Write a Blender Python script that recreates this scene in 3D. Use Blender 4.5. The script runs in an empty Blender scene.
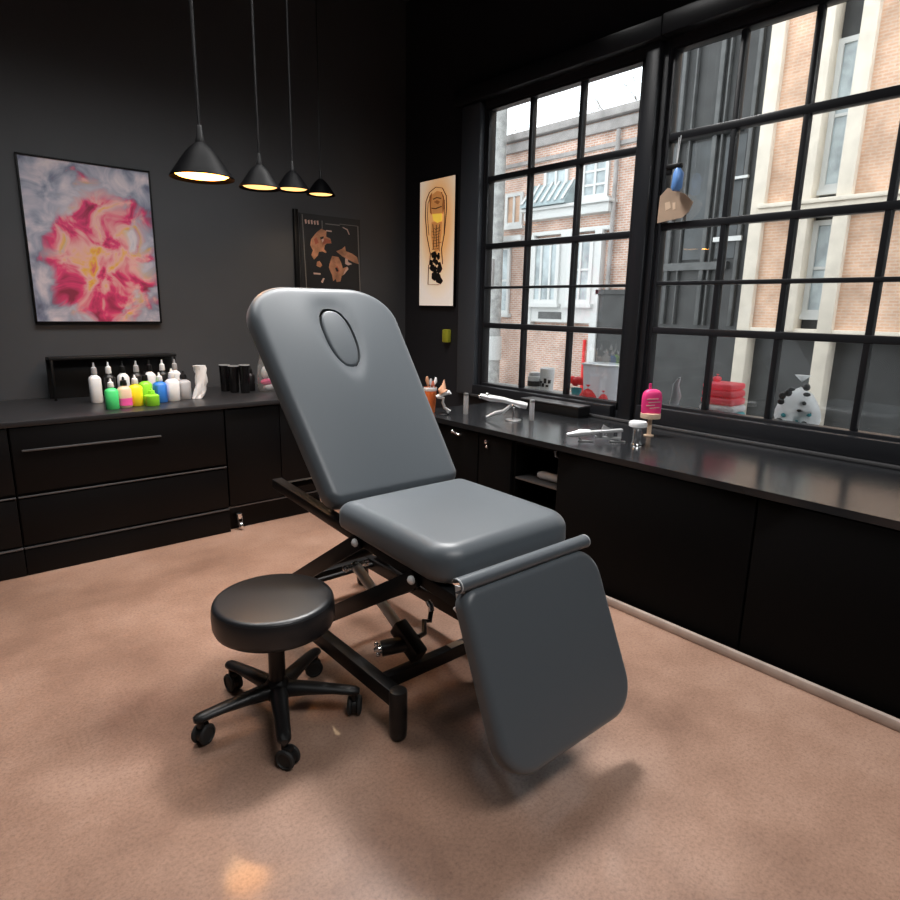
import bpy, bmesh, math, random
from mathutils import Vector, Matrix
random.seed(7)
sc = bpy.context.scene
COL = sc.collection
V = Vector
PI = math.pi

# ------------------------------------------------------------------ materials
def nt_mat(name):
    m = bpy.data.materials.new(name); m.use_nodes = True
    return m, m.node_tree, m.node_tree.nodes['Principled BSDF']

def mat(name, col, rough=.5, metal=0., bump=0., bscale=60., vary=0., vscale=6., spec=.5, coat=0., alpha=1., trans=0., sheen=0.):
    m, t, b = nt_mat(name)
    b.inputs['Base Color'].default_value = (*col, 1)
    b.inputs['Roughness'].default_value = rough
    b.inputs['Metallic'].default_value = metal
    b.inputs['Specular IOR Level'].default_value = spec
    b.inputs['Coat Weight'].default_value = coat
    b.inputs['Alpha'].default_value = alpha
    b.inputs['Transmission Weight'].default_value = trans
    b.inputs['Sheen Weight'].default_value = sheen
    tc = t.nodes.new('ShaderNodeTexCoord')
    if vary:
        n = t.nodes.new('ShaderNodeTexNoise'); n.inputs['Scale'].default_value = vscale; n.inputs['Detail'].default_value = 5
        t.links.new(tc.outputs['Object'], n.inputs['Vector'])
        r = t.nodes.new('ShaderNodeValToRGB')
        r.color_ramp.elements[0].position = .3; r.color_ramp.elements[1].position = .7
        r.color_ramp.elements[0].color = (*[c*(1-vary) for c in col], 1)
        r.color_ramp.elements[1].color = (*[min(1, c*(1+vary)) for c in col], 1)
        t.links.new(n.outputs['Fac'], r.inputs['Fac']); t.links.new(r.outputs['Color'], b.inputs['Base Color'])
    if bump:
        n = t.nodes.new('ShaderNodeTexNoise'); n.inputs['Scale'].default_value = bscale; n.inputs['Detail'].default_value = 4
        t.links.new(tc.outputs['Object'], n.inputs['Vector'])
        bp = t.nodes.new('ShaderNodeBump'); bp.inputs['Strength'].default_value = bump; bp.inputs['Distance'].default_value = .002
        t.links.new(n.outputs['Fac'], bp.inputs['Height']); t.links.new(bp.outputs['Normal'], b.inputs['Normal'])
    return m

def emit(name, col, s):
    m, t, b = nt_mat(name)
    b.inputs['Base Color'].default_value = (*col, 1)
    b.inputs['Emission Color'].default_value = (*col, 1); b.inputs['Emission Strength'].default_value = s
    return m

def glass_mat(name, tint=(.96, .98, .98), refl=.06, haze=0.):
    m, t, b = nt_mat(name); t.nodes.remove(b)
    o = t.nodes['Material Output']
    tr = t.nodes.new('ShaderNodeBsdfTransparent'); tr.inputs['Color'].default_value = (*tint, 1)
    gl = t.nodes.new('ShaderNodeBsdfGlossy'); gl.inputs['Roughness'].default_value = .02
    lw = t.nodes.new('ShaderNodeLayerWeight'); lw.inputs['Blend'].default_value = .25
    mm = t.nodes.new('ShaderNodeMath'); mm.operation = 'MULTIPLY_ADD'; mm.inputs[1].default_value = .5; mm.inputs[2].default_value = refl
    t.links.new(lw.outputs['Fresnel'], mm.inputs[0])
    mx = t.nodes.new('ShaderNodeMixShader')
    t.links.new(mm.outputs[0], mx.inputs['Fac']); t.links.new(tr.outputs[0], mx.inputs[1]); t.links.new(gl.outputs[0], mx.inputs[2])
    last = mx
    if haze:
        df = t.nodes.new('ShaderNodeBsdfDiffuse'); df.inputs['Color'].default_value = (.7, .72, .72, 1)
        tc = t.nodes.new('ShaderNodeTexCoord'); n = t.nodes.new('ShaderNodeTexNoise'); n.inputs['Scale'].default_value = 5; n.inputs['Detail'].default_value = 6
        t.links.new(tc.outputs['Object'], n.inputs['Vector'])
        mp = t.nodes.new('ShaderNodeMath'); mp.operation = 'MULTIPLY'; mp.inputs[1].default_value = haze
        t.links.new(n.outputs['Fac'], mp.inputs[0])
        m2 = t.nodes.new('ShaderNodeMixShader'); t.links.new(mp.outputs[0], m2.inputs['Fac'])
        t.links.new(mx.outputs[0], m2.inputs[1]); t.links.new(df.outputs[0], m2.inputs[2]); last = m2
    t.links.new(last.outputs[0], o.inputs['Surface'])
    return m

def thin(name, col, tl=.5):
    m, t, b = nt_mat(name); o = t.nodes['Material Output']
    b.inputs['Base Color'].default_value = (*col, 1); b.inputs['Roughness'].default_value = .35
    tr = t.nodes.new('ShaderNodeBsdfTranslucent'); tr.inputs['Color'].default_value = (*col, 1)
    mx = t.nodes.new('ShaderNodeMixShader'); mx.inputs['Fac'].default_value = tl
    t.links.new(b.outputs[0], mx.inputs[1]); t.links.new(tr.outputs[0], mx.inputs[2]); t.links.new(mx.outputs[0], o.inputs['Surface'])
    return m

def ramp(t, stops):
    r = t.nodes.new('ShaderNodeValToRGB'); e = r.color_ramp.elements
    while len(e) < len(stops): e.new(.5)
    for el, (p, c) in zip(e, stops): el.position = p; el.color = (*c, 1)
    return r

def floor_mat():
    m, t, b = nt_mat('polished_concrete'); L = t.links
    tc = t.nodes.new('ShaderNodeTexCoord')
    n1 = t.nodes.new('ShaderNodeTexNoise'); n1.inputs['Scale'].default_value = 1.3; n1.inputs['Detail'].default_value = 8; n1.inputs['Roughness'].default_value = .62
    n2 = t.nodes.new('ShaderNodeTexNoise'); n2.inputs['Scale'].default_value = 80; n2.inputs['Detail'].default_value = 6; n2.inputs['Roughness'].default_value = .8
    for n in (n1, n2): L.new(tc.outputs['Object'], n.inputs['Vector'])
    r1 = ramp(t, [(.30, (.185, .106, .075)), (.5, (.30, .182, .131)), (.70, (.405, .262, .197))])
    r2 = ramp(t, [(.3, (.5, .48, .46)), (.5, (1, 1, 1)), (.75, (1.35, 1.33, 1.3))])
    L.new(n1.outputs['Fac'], r1.inputs['Fac']); L.new(n2.outputs['Fac'], r2.inputs['Fac'])
    mx = t.nodes.new('ShaderNodeMix'); mx.data_type = 'RGBA'; mx.blend_type = 'MULTIPLY'; mx.inputs['Factor'].default_value = .75
    L.new(r1.outputs['Color'], mx.inputs['A']); L.new(r2.outputs['Color'], mx.inputs['B'])
    L.new(mx.outputs['Result'], b.inputs['Base Color'])
    rr = t.nodes.new('ShaderNodeMapRange'); rr.inputs['To Min'].default_value = .30; rr.inputs['To Max'].default_value = .5
    L.new(n1.outputs['Fac'], rr.inputs['Value']); L.new(rr.outputs['Result'], b.inputs['Roughness'])
    b.inputs['Specular IOR Level'].default_value = .25; b.inputs['Coat Weight'].default_value = .28; b.inputs['Coat Roughness'].default_value = .095
    bp = t.nodes.new('ShaderNodeBump'); bp.inputs['Strength'].default_value = .12; bp.inputs['Distance'].default_value = .002
    L.new(n2.outputs['Fac'], bp.inputs['Height']); L.new(bp.outputs['Normal'], b.inputs['Normal'])
    return m

def brick_mat(name, c1, c2, mortar, sx=1., plane='YZ'):
    m, t, b = nt_mat(name); L = t.links
    tc = t.nodes.new('ShaderNodeTexCoord')
    sp = t.nodes.new('ShaderNodeSeparateXYZ'); cb = t.nodes.new('ShaderNodeCombineXYZ')
    L.new(tc.outputs['Object'], sp.inputs[0]); L.new(sp.outputs[plane[0]], cb.inputs['X']); L.new(sp.outputs[plane[1]], cb.inputs['Y'])
    br = t.nodes.new('ShaderNodeTexBrick'); br.inputs['Scale'].default_value = 1
    br.inputs['Color1'].default_value = (*c1, 1); br.inputs['Color2'].default_value = (*c2, 1); br.inputs['Mortar'].default_value = (*mortar, 1)
    br.inputs['Brick Width'].default_value = .24*sx; br.inputs['Row Height'].default_value = .085*sx; br.inputs['Mortar Size'].default_value = .009
    L.new(cb.outputs[0], br.inputs['Vector'])
    n = t.nodes.new('ShaderNodeTexNoise'); n.inputs['Scale'].default_value = 2.5; n.inputs['Detail'].default_value = 6
    L.new(tc.outputs['Object'], n.inputs['Vector'])
    r = ramp(t, [(.3, (.7, .68, .66)), (.7, (1.2, 1.2, 1.2))]); L.new(n.outputs['Fac'], r.inputs['Fac'])
    mx = t.nodes.new('ShaderNodeMix'); mx.data_type = 'RGBA'; mx.blend_type = 'MULTIPLY'; mx.inputs['Factor'].default_value = 1
    L.new(br.outputs['Color'], mx.inputs['A']); L.new(r.outputs['Color'], mx.inputs['B']); L.new(mx.outputs['Result'], b.inputs['Base Color'])
    b.inputs['Roughness'].default_value = .85
    return m

def painting_mat():
    m, t, b = nt_mat('abstract_paint'); L = t.links
    tc = t.nodes.new('ShaderNodeTexCoord')
    wn = t.nodes.new('ShaderNodeTexNoise'); wn.inputs['Scale'].default_value = 6.; wn.inputs['Detail'].default_value = 4; wn.inputs['Distortion'].default_value = .7
    L.new(tc.outputs['Object'], wn.inputs['Vector'])
    base = ramp(t, [(.28, (.10, .11, .17)), (.40, (.22, .24, .33)), (.50, (.40, .41, .50)), (.60, (.62, .56, .62)), (.70, (.80, .70, .72)), (.8, (.5, .5, .6))])
    L.new(wn.outputs['Fac'], base.inputs['Fac'])
    w2 = t.nodes.new('ShaderNodeTexNoise'); w2.inputs['Scale'].default_value = 5.5; w2.inputs['Detail'].default_value = 4; w2.inputs['Distortion'].default_value = .8
    L.new(tc.outputs['Object'], w2.inputs['Vector'])
    red = ramp(t, [(.3, (.30, .03, .07)), (.42, (.85, .06, .20)), (.48, (.88, .32, .34)), (.54, (.92, .50, .46)), (.62, (.93, .50, .06)), (.70, (.85, .16, .18))])
    L.new(w2.outputs['Fac'], red.inputs['Fac'])
    # the red mass sits towards the middle of the canvas
    mp = t.nodes.new('ShaderNodeMapping'); mp.inputs['Location'].default_value = (-.10, 0, .16); mp.inputs['Scale'].default_value = (2.5, 0, 1.55)
    L.new(tc.outputs['Object'], mp.inputs['Vector'])
    ln = t.nodes.new('ShaderNodeVectorMath'); ln.operation = 'LENGTH'; L.new(mp.outputs[0], ln.inputs[0])
    ad = t.nodes.new('ShaderNodeMath'); ad.operation = 'ADD'; L.new(ln.outputs['Value'], ad.inputs[0])
    m3 = t.nodes.new('ShaderNodeMath'); m3.operation = 'MULTIPLY'; m3.inputs[1].default_value = 1.5; L.new(wn.outputs['Fac'], m3.inputs[0]); L.new(m3.outputs[0], ad.inputs[1])
    mk = ramp(t, [(.0, (1, 1, 1)), (1.0, (0, 0, 0))]); mk.color_ramp.elements[0].position = .62; mk.color_ramp.elements[1].position = .72
    hv = t.nodes.new('ShaderNodeMath'); hv.operation = 'MULTIPLY'; hv.inputs[1].default_value = .45; L.new(ad.outputs[0], hv.inputs[0])
    L.new(hv.outputs[0], mk.inputs['Fac'])
    mx = t.nodes.new('ShaderNodeMix'); mx.data_type = 'RGBA'; L.new(mk.outputs['Color'], mx.inputs['Factor'])
    L.new(base.outputs['Color'], mx.inputs['A']); L.new(red.outputs['Color'], mx.inputs['B'])
    L.new(mx.outputs['Result'], b.inputs['Base Color']); b.inputs['Roughness'].default_value = .5
    return m

M = {
 'vinyl': mat('grey_vinyl', (.066, .079, .091), .42, bump=.10, bscale=420, spec=.5, sheen=.15),
 'vinyl_dark': mat('black_vinyl', (.012, .013, .015), .38, bump=.10, bscale=420),
 'stitch': mat('grey_stitching', (.45, .46, .47), .6),
 'frame': mat('black_powder_coat', (.0035, .0035, .004), .45, spec=.25),
 'plastic': mat('black_plastic', (.007, .007, .0075), .40, spec=.4),
 'rubber': mat('black_rubber', (.014, .014, .014), .7),
 'chrome': mat('chrome', (.84, .85, .86), .20, .97),
 'steel': mat('brushed_steel', (.60, .61, .62), .32, .9),
 'bright': mat('bright_zinc', (.80, .81, .82), .38, .3),
 'satin': mat('satin_chrome', (.78, .79, .80), .34, .62),
 'gloss': mat('gloss_black', (.006, .006, .007), .12),
 'silver_label': mat('silver_sticker', (.62, .63, .63), .4),
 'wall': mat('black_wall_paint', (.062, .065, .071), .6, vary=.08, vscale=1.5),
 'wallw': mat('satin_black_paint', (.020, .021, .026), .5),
 'ceil': mat('black_ceiling_paint', (.018, .019, .024), .8),
 'wood': mat('black_window_timber', (.014, .015, .018), .35),
 'cab': mat('black_cabinet', (.0020, .0020, .0024), .45, spec=.20),
 'cabw': mat('matt_black_front', (.0016, .0016, .0018), .7, spec=.10),
 'edge': mat('grey_edge_pull', (.14, .14, .145), .35, .6),
 'top': mat('black_gloss_worktop', (.016, .017, .019), .20, spec=.6),
 'topb': mat('charcoal_worktop', (.022, .022, .024), .3, spec=.35),
 'slate': mat('lit_casing_grey', (.060, .068, .080), .35),  # paint lightened to carry the light falling on this casing board
 'floor': floor_mat(),
 'trim': mat('pale_beige_trim', (.43, .345, .295), .7, vary=.15, vscale=9),
 'shade': mat('black_enamel', (.002, .002, .0024), .5, spec=.03),
 'cord': mat('black_cable', (.015, .015, .016), .3),
 'glow_bright': emit('bright_warm_diffuser', (1., .36, .06), 30.),
 'glow': emit('warm_lamp_diffuser', (1., .52, .17), 2.3),
 'glass': glass_mat('window_glass', haze=.02),
 'clear': glass_mat('clear_plastic', (.93, .94, .95), .10, haze=.25),
 'brick': brick_mat('orange_brick', (.52, .28, .20), (.62, .38, .29), (.62, .55, .50), .5),
 'stone': mat('cream_render', (.72, .65, .55), .8, vary=.1, vscale=4),
 'orange': brick_mat('pale_orange_brick', (.66, .40, .27), (.72, .46, .32), (.70, .52, .40), .5),
 'coping': mat('grey_slate', (.34, .32, .31), .7, vary=.2, vscale=4),
 'white_paint': mat('white_joinery', (.64, .65, .64), .5),
 'teal': mat('teal_awning', (.36, .44, .46), .6, vary=.2, vscale=5),
 'dglass': mat('dark_shop_glass', (.045, .052, .056), .35, vary=.5, vscale=2),
 'bglass': mat('pale_shop_glass', (.42, .48, .50), .15, vary=.4, vscale=3),
 'gfac': mat('charcoal_shopfront', (.034, .035, .035), .5, vary=.35, vscale=3),
 'gmid': mat('grey_shopfront_trim', (.085, .088, .088), .5, vary=.25, vscale=5),
 'asph': mat('grey_asphalt', (.17, .17, .17), .9, vary=.2, vscale=5),
 'pave': mat('pale_paving', (.34, .33, .32), .9, vary=.15, vscale=3),
 'pole': mat('weathered_grey_pole', (.40, .40, .39), .7, vary=.3, vscale=8),
 'bark': mat('grey_bark', (.16, .14, .12), .9),
 'paint': painting_mat(),
 'ink': mat('black_print', (.016, .015, .015), .4),
 'copper': mat('copper_print', (.50, .235, .13), .55, vary=.45, vscale=14),
 'copper2': mat('rust_print', (.45, .12, .07), .55, vary=.3, vscale=14),
 'pale_ink': mat('pale_pink_print', (.72, .50, .42), .6),
 'grey_ink': mat('grey_print_line', (.20, .19, .18), .6),
}
def lit_print(name, c, s):   # the print of a backlit panel
    m = emit(name, c, s); return m
M['lb_cream'] = lit_print('lightbox_cream', (.95, .80, .62), .42)
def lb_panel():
    m, t, b = nt_mat('lightbox_glow_print'); L = t.links
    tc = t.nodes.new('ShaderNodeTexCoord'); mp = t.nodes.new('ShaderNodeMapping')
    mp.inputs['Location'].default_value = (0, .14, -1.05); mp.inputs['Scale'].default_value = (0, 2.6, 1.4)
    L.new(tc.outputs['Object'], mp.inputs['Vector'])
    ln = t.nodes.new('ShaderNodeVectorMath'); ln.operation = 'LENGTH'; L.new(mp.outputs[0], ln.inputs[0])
    r = ramp(t, [(.0, (.92, .40, .10)), (.42, (.95, .50, .20)), (.68, (.93, .68, .46)), (1., (.90, .80, .70))]); L.new(ln.outputs['Value'], r.inputs['Fac'])  # orange halo around the figure painted into the panel colour
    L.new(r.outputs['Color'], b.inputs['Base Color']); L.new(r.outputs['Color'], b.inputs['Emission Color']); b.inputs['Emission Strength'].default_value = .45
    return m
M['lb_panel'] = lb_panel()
M['lb_orange'] = lit_print('lightbox_orange', (.72, .30, .09), .38)
M['lb_rust'] = lit_print('lightbox_rust', (.45, .15, .04), .3)
M['lb_yellow'] = lit_print('lightbox_yellow', (.98, .62, .08), .55)
M['lb_brown'] = mat('lightbox_dark_ink', (.16, .07, .03), .6)
M['lb_black'] = mat('lightbox_black_ink', (.015, .012, .01), .6)
M['milky'] = thin('milky_plastic', (.95, .96, .98), .75)
M['thin_red'] = thin('red_film', (.92, .06, .07), .6); M['thin_yellow'] = thin('yellow_paper', (.95, .80, .05), .6)
M['thin_coral'] = thin('coral_cloth', (.95, .22, .26), .55); M['thin_white'] = thin('white_film', (.90, .91, .92), .55)
for n, c in {'green': (.08, .75, .22), 'lime': (.30, .85, .04), 'yellow': (.93, .80, .02), 'pink': (.92, .12, .42), 'blue': (.04, .22, .75),
             'white': (.82, .84, .86), 'grey': (.42, .43, .45), 'red': (.80, .03, .03), 'coral': (.90, .16, .18), 'teal2': (.05, .36, .42),
             'orange_p': (.85, .20, .05), 'skin': (.68, .38, .24), 'magenta': (.88, .05, .24), 'cream': (.78, .58, .42), 'sky': (.16, .36, .80),
             'kraft': (.50, .36, .26), 'acid': (.42, .44, .04)}.items():
    M[n] = mat(n + '_plastic', c, .4, vary=.06, vscale=12)

# ------------------------------------------------------------------ mesh helpers
class MB:
    def __init__(s): s.bm = bmesh.new()
    def _xf(s, vs, mtx):
        if mtx is not None: bmesh.ops.transform(s.bm, matrix=mtx, verts=vs)
    def box(s, a, b, bev=0., seg=2, mtx=None):
        a, b = V(a), V(b); c = (a+b)/2; d = b-a
        g = bmesh.ops.create_cube(s.bm, size=1, matrix=Matrix.Translation(c) @ Matrix.Diagonal((abs(d.x), abs(d.y), abs(d.z), 1)))
        vs = g['verts']
        if bev:
            es = list({e for v in vs for e in v.link_edges})
            r = bmesh.ops.bevel(s.bm, geom=es, offset=bev, segments=seg, affect='EDGES', profile=.5)
            vs = list({v for f in r['faces'] for v in f.verts} | {v for v in vs if v.is_valid})
        s._xf(vs, mtx); return s
    def bar(s, p, q, w, h, bev=0., up=(0, 0, 1)):
        """rectangular tube from p to q; w across, h along the up side"""
        p, q = V(p), V(q); z = (q-p); L = z.length; z.normalize(); x = V(up).cross(z)
        if x.length < 1e-5: x = V((1, 0, 0))
        x.normalize(); y = z.cross(x)
        m = Matrix((x, y, z)).transposed().to_4x4(); m.translation = p
        return s.box((-w/2, -h/2, 0), (w/2, h/2, L), bev, 2, m)
    def rings(s, rings, cap0=True, cap1=True):
        rs = [[s.bm.verts.new(p) for p in r] for r in rings]; n = len(rs[0])
        for a, b in zip(rs, rs[1:]):
            for i in range(n): s.bm.faces.new((a[i], a[(i+1) % n], b[(i+1) % n], b[i]))
        if cap0: s.bm.faces.new(rs[0][::-1])
        if cap1: s.bm.faces.new(rs[-1])
        return rs
    def tube(s, pts, r, n=12, cap=True):
        pts = [V(p) for p in pts]; rr = r if isinstance(r, (list, tuple)) else [r]*len(pts)
        out = []; px = None
        for i, p in enumerate(pts):
            d = (pts[min(i+1, len(pts)-1)]-pts[max(i-1, 0)]).normalized()
            if px is None: px = d.orthogonal().normalized()
            x = (px-d*px.dot(d)); x = x.normalized() if x.length > 1e-6 else d.orthogonal().normalized(); y = d.cross(x); px = x
            out.append([p+(x*math.cos(t*2*PI/n)+y*math.sin(t*2*PI/n))*rr[i] for t in range(n)])
        s.rings(out, cap, cap); return s
    def lathe(s, prof, c=(0, 0, 0), n=32, axis=(0, 0, 1), cap=True):
        z = V(axis).normalized(); x = z.orthogonal().normalized(); y = z.cross(x); c = V(c)
        s.rings([[c+z*h+(x*math.cos(t*2*PI/n)+y*math.sin(t*2*PI/n))*max(r, 1e-4) for t in range(n)] for r, h in prof], cap, cap); return s
    def ball(s, c, r, sx=1, sy=1, sz=1, n=16):
        g = bmesh.ops.create_uvsphere(s.bm, u_segments=n, v_segments=max(6, n//2), radius=r, matrix=Matrix.Translation(V(c)) @ Matrix.Diagonal((sx, sy, sz, 1))); return s
    def poly(s, pts, depth):
        """flat polygon extruded by the vector depth"""
        d = V(depth); a = [s.bm.verts.new(V(p)) for p in pts]; b = [s.bm.verts.new(V(p)+d) for p in pts]; n = len(a)
        s.bm.faces.new(a[::-1]); s.bm.faces.new(b)
        for i in range(n): s.bm.faces.new((a[i], a[(i+1) % n], b[(i+1) % n], b[i]))
        return s
    def build(s, name, m, parent=None, world=True, ang=40):
        bmesh.ops.recalc_face_normals(s.bm, faces=s.bm.faces)
        me = bpy.data.meshes.new(name)
        if parent is not None and world:
            bmesh.ops.translate(s.bm, verts=s.bm.verts, vec=-V(WL(parent)))
        s.bm.to_mesh(me); s.bm.free()
        for p in me.polygons: p.use_smooth = True
        me.set_sharp_from_angle(angle=math.radians(ang))
        me.materials.append(m)
        o = bpy.data.objects.new(name, me); COL.objects.link(o)
        if parent is not None: o.parent = parent
        return o

def WL(o):
    p = V((0, 0, 0))
    while o is not None: p = p+o.location; o = o.parent
    return p
def origin(o, p):
    """move a mesh object's origin to p without moving it"""
    p = V(p); d = p-o.location; o.data.transform(Matrix.Translation(-d)); o.location = p; return o
def tag(o, label=None, cat=None, group=None, kind=None):
    if label: o['label'] = label
    if cat: o['category'] = cat
    if group: o['group'] = group
    if kind: o['kind'] = kind
    return o
def thing(name, label, cat, loc=(0, 0, 0), rz=0, group=None):
    o = bpy.data.objects.new(name, None); COL.objects.link(o); o.empty_display_size = .1
    o.location = loc; o.rotation_euler = (0, 0, rz); return tag(o, label, cat, group)
def dup(o, parent=None):
    c = o.copy(); COL.objects.link(c)
    if parent is not None: c.parent = parent
    for ch in list(o.children): dup(ch, c)
    return c
def struct(name, mb, m, label=None, parent=None):
    o = mb.build(name, m, parent)
    if parent is None: tag(o, label, None, None, 'structure'); 
    return o
def outline(w, h, rad, n=12):
    """rounded rectangle in (u,v), u in [-w/2,w/2], v in [0,h]; rad = (bl, br, tr, tl)"""
    pts = []
    cs = [(-w/2, 0, 1, 1, rad[0], PI), (w/2, 0, -1, 1, rad[1], 1.5*PI), (w/2, h, -1, -1, rad[2], 0), (-w/2, h, 1, -1, rad[3], .5*PI)]
    for x, y, sx, sy, r, a0 in cs:
        for k in range(n+1):
            a = a0+k/n*PI/2
            pts.append((x+sx*r+r*math.cos(a), y+sy*r+r*math.sin(a)))
    # fill the straight runs so that the rings stay even
    out = []
    for i, p in enumerate(pts):
        q = pts[(i+1) % len(pts)]; out.append(p); d = math.dist(p, q)
        k = int(d/.05)
        for j in range(1, k+1):
            f = j/(k+1); out.append((p[0]+(q[0]-p[0])*f, p[1]+(q[1]-p[1])*f))
    return out
def inset(pts, d):
    n = len(pts); o = []
    for i, p in enumerate(pts):
        a, b = pts[i-1], pts[(i+1) % n]; tx, ty = b[0]-a[0], b[1]-a[1]; l = math.hypot(tx, ty) or 1
        o.append((p[0]-ty/l*d, p[1]+tx/l*d))
    return o
def cushion(mb, pts, t, r, dome=.012, f=None, nr=26, rb=.012, extra=None):
    """upholstered pad: outline pts, thickness t, top edge radius r. f maps (u,v,w) to space."""
    cx = sum(p[0] for p in pts)/len(pts); cy = sum(p[1] for p in pts)/len(pts)
    rings = []
    for k in range(4):
        a = k/3*PI/2; rings.append([(p[0], p[1], rb*(1-math.sin(a))) for p in inset(pts, rb*(1-math.cos(a)))][::1] if False else [(p[0], p[1], rb*(1-math.cos(a))) for p in inset(pts, rb*(1-math.sin(a)))])
    for k in range(1, 9):
        a = k/8*PI/2; rings.append([(p[0], p[1], t-r+r*math.sin(a)) for p in inset(pts, r*(1-math.cos(a)))])
    base = [(p[0], p[1]) for p in rings[-1]]
    for k in range(1, nr):
        s = 1-k/nr; rings.append([(cx+(x-cx)*s, cy+(y-cy)*s, t) for x, y in base])
    x0, x1 = min(p[0] for p in pts), max(p[0] for p in pts); y0, y1 = min(p[1] for p in pts), max(p[1] for p in pts)
    def puff(x, y, z):
        X = (2*x-x0-x1)/(x1-x0); Y = (2*y-y0-y1)/(y1-y0); return z+dome*max(0, z/t)*(1-X*X)*(1-Y*Y)
    rings = [[(x, y, puff(x, y, z)) for x, y, z in R] for R in rings]
    if extra: rings = [[(x, y, extra(x, y, z)) for x, y, z in R] for R in rings]
    mb.rings([[f(*p) for p in R] for R in rings]); return mb

# ------------------------------------------------------------------ camera
cam = bpy.data.cameras.new('camera'); cam.sensor_width = 36; cam.lens = 36*625.6/900; cam.clip_start = .05
co = bpy.data.objects.new('camera', cam); COL.objects.link(co); sc.camera = co
yaw, pit, rol = .70995, .223356, .019175
fw = V((math.sin(yaw)*math.cos(pit), math.cos(yaw)*math.cos(pit), -math.sin(pit))); rt = V((math.cos(yaw), -math.sin(yaw), 0)); up = rt.cross(fw)
r2 = rt*math.cos(rol)+up*math.sin(rol); u2 = -rt*math.sin(rol)+up*math.cos(rol)
mw = Matrix((r2, u2, -fw)).transposed().to_4x4(); mw.translation = (0, 0, 1.6); co.matrix_world = mw

# ------------------------------------------------------------------ room shell
XW, YB, ZC, X0, Y0 = 3.84, 5.2, 4.3, -2.0, -2.6
struct('floor', MB().box((X0, Y0, -.12), (4.4, YB+.15, 0)), M['floor'], 'brown mottled polished concrete floor')
struct('ceiling', MB().box((X0-.15, Y0-.15, ZC), (4.4, YB+.15, ZC+.15)), M['ceil'], 'black ceiling')
struct('wall_back', MB().box((X0, YB, 0), (4.4, YB+.15, ZC)), M['wall'], 'matt black wall with the paintings')
struct('wall_left', MB().box((X0-.15, Y0-.15, -.12), (X0, YB+.15, ZC)), M['wall'], 'matt black wall')
struct('wall_front', MB().box((X0, Y0-.15, -.12), (4.4, Y0, ZC)), M['wall'], 'matt black wall')
W1 = (2.612, 4.085); W2 = (.66, 2.42); ZS, ZT = .95, 3.195
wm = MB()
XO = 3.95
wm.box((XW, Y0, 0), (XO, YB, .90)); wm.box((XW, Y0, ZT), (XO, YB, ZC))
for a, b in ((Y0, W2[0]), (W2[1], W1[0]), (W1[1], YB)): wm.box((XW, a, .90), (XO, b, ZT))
wl = MB().box((XO, .4, .78), (4.36, 4.3, .90), .006)
struct('trim_4', wl, M['pave'], 'outer stone ledge below the two windows')
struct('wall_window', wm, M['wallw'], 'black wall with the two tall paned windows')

def window(name, y0, y1, cols, bars, ztop, zbot, label):
    fr = MB(); t = .05
    xa, xb = XW+.005, XW+.075
    fr.box((xa, y0, .90), (xb, y1, zbot), .004); fr.box((xa, y0, ztop), (xb, y1, ZT), .004) if ztop < ZT-.01 else fr.box((xa, y0, ZT-.02), (xb, y1, ZT))
    fr.box((xa, y0, .90), (xb, y0+.025, ZT), .004); fr.box((xa, y1-.025, .90), (xb, y1, ZT), .004)
    o = fr.build(name, M['wood']); tag(o, label, None, None, 'structure')
    mu = MB()
    for y in cols: mu.box((xa+.008, y-.017, zbot), (xb-.01, y+.017, ztop), .006)
    for z, th in bars: mu.box((xa+.004, y0+.02, z-th/2), (xb-.006, y1-.02, z+th/2), .006)
    mu.build('muntin', M['wood'], o)
    g = MB().box((xa+.036, y0+.01, zbot-.01), (xa+.040, y1-.01, ztop+.005)); g.build('glazing', M['glass'], o)
    return o
window('window_1', *W1, (3.125, 3.605), ((2.65, .045), (2.115, .045), (1.776, .020), (1.458, .045)), ZT-.01, .955, 'tall black framed window of fifteen panes facing the brick building')
window('window_2', *W2, (1.98, 1.58, 1.12), ((2.683, .048), (2.145, .045), (1.785, .026), (1.478, .045)), ZT-.012, .985, 'tall black framed window facing the charcoal shopfront')
# casing boards around the windows
cs = MB(); x0 = XW-.09
cs.box((x0-.01, 2.42+.03, 3.245), (XW, 4.39, 3.36), .01)
cs.box((XW-.055, 2.475, .84), (XW, 2.575, 3.25), .01)
cs.box((XW-.02, 2.43, .84), (XW, 2.605, 3.25), .004)
cs.box((x0-.01, -.4, 3.25), (XW, 2.45, 3.37), .01); cs.box((x0, .44, .84), (XW, .63, 3.3), .01)
struct('trim_5', MB().box((XW-.06, 4.10, .84), (XW, 4.33, 3.24), .012), M['slate'], 'upright casing board, its lit grey painted in, at the outer side of the windows')
struct('trim_1', cs, M['wood'], 'black timber casing around the two windows')
sl = MB(); sl.box((XW-.06, 2.64, .838), (XW, 4.12, .935), .006); sl.box((XW-.05, .66, .838), (XW, 2.44, .965), .006)
struct('trim_2', sl, M['wood'], 'black timber window sill above the long counter')
struct('trim_3', MB().box((XW-.095, -.4, .838), (XW-.06, 4.10, .856), .004), M['edge'], 'thin grey strip along the back of the long counter')
struct('baseboard_right', MB().box((2.770, Y0+.02, 0), (2.795, 3.60, .046), .006), M['trim'], 'pale beige strip where the floor meets the long counter')

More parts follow.
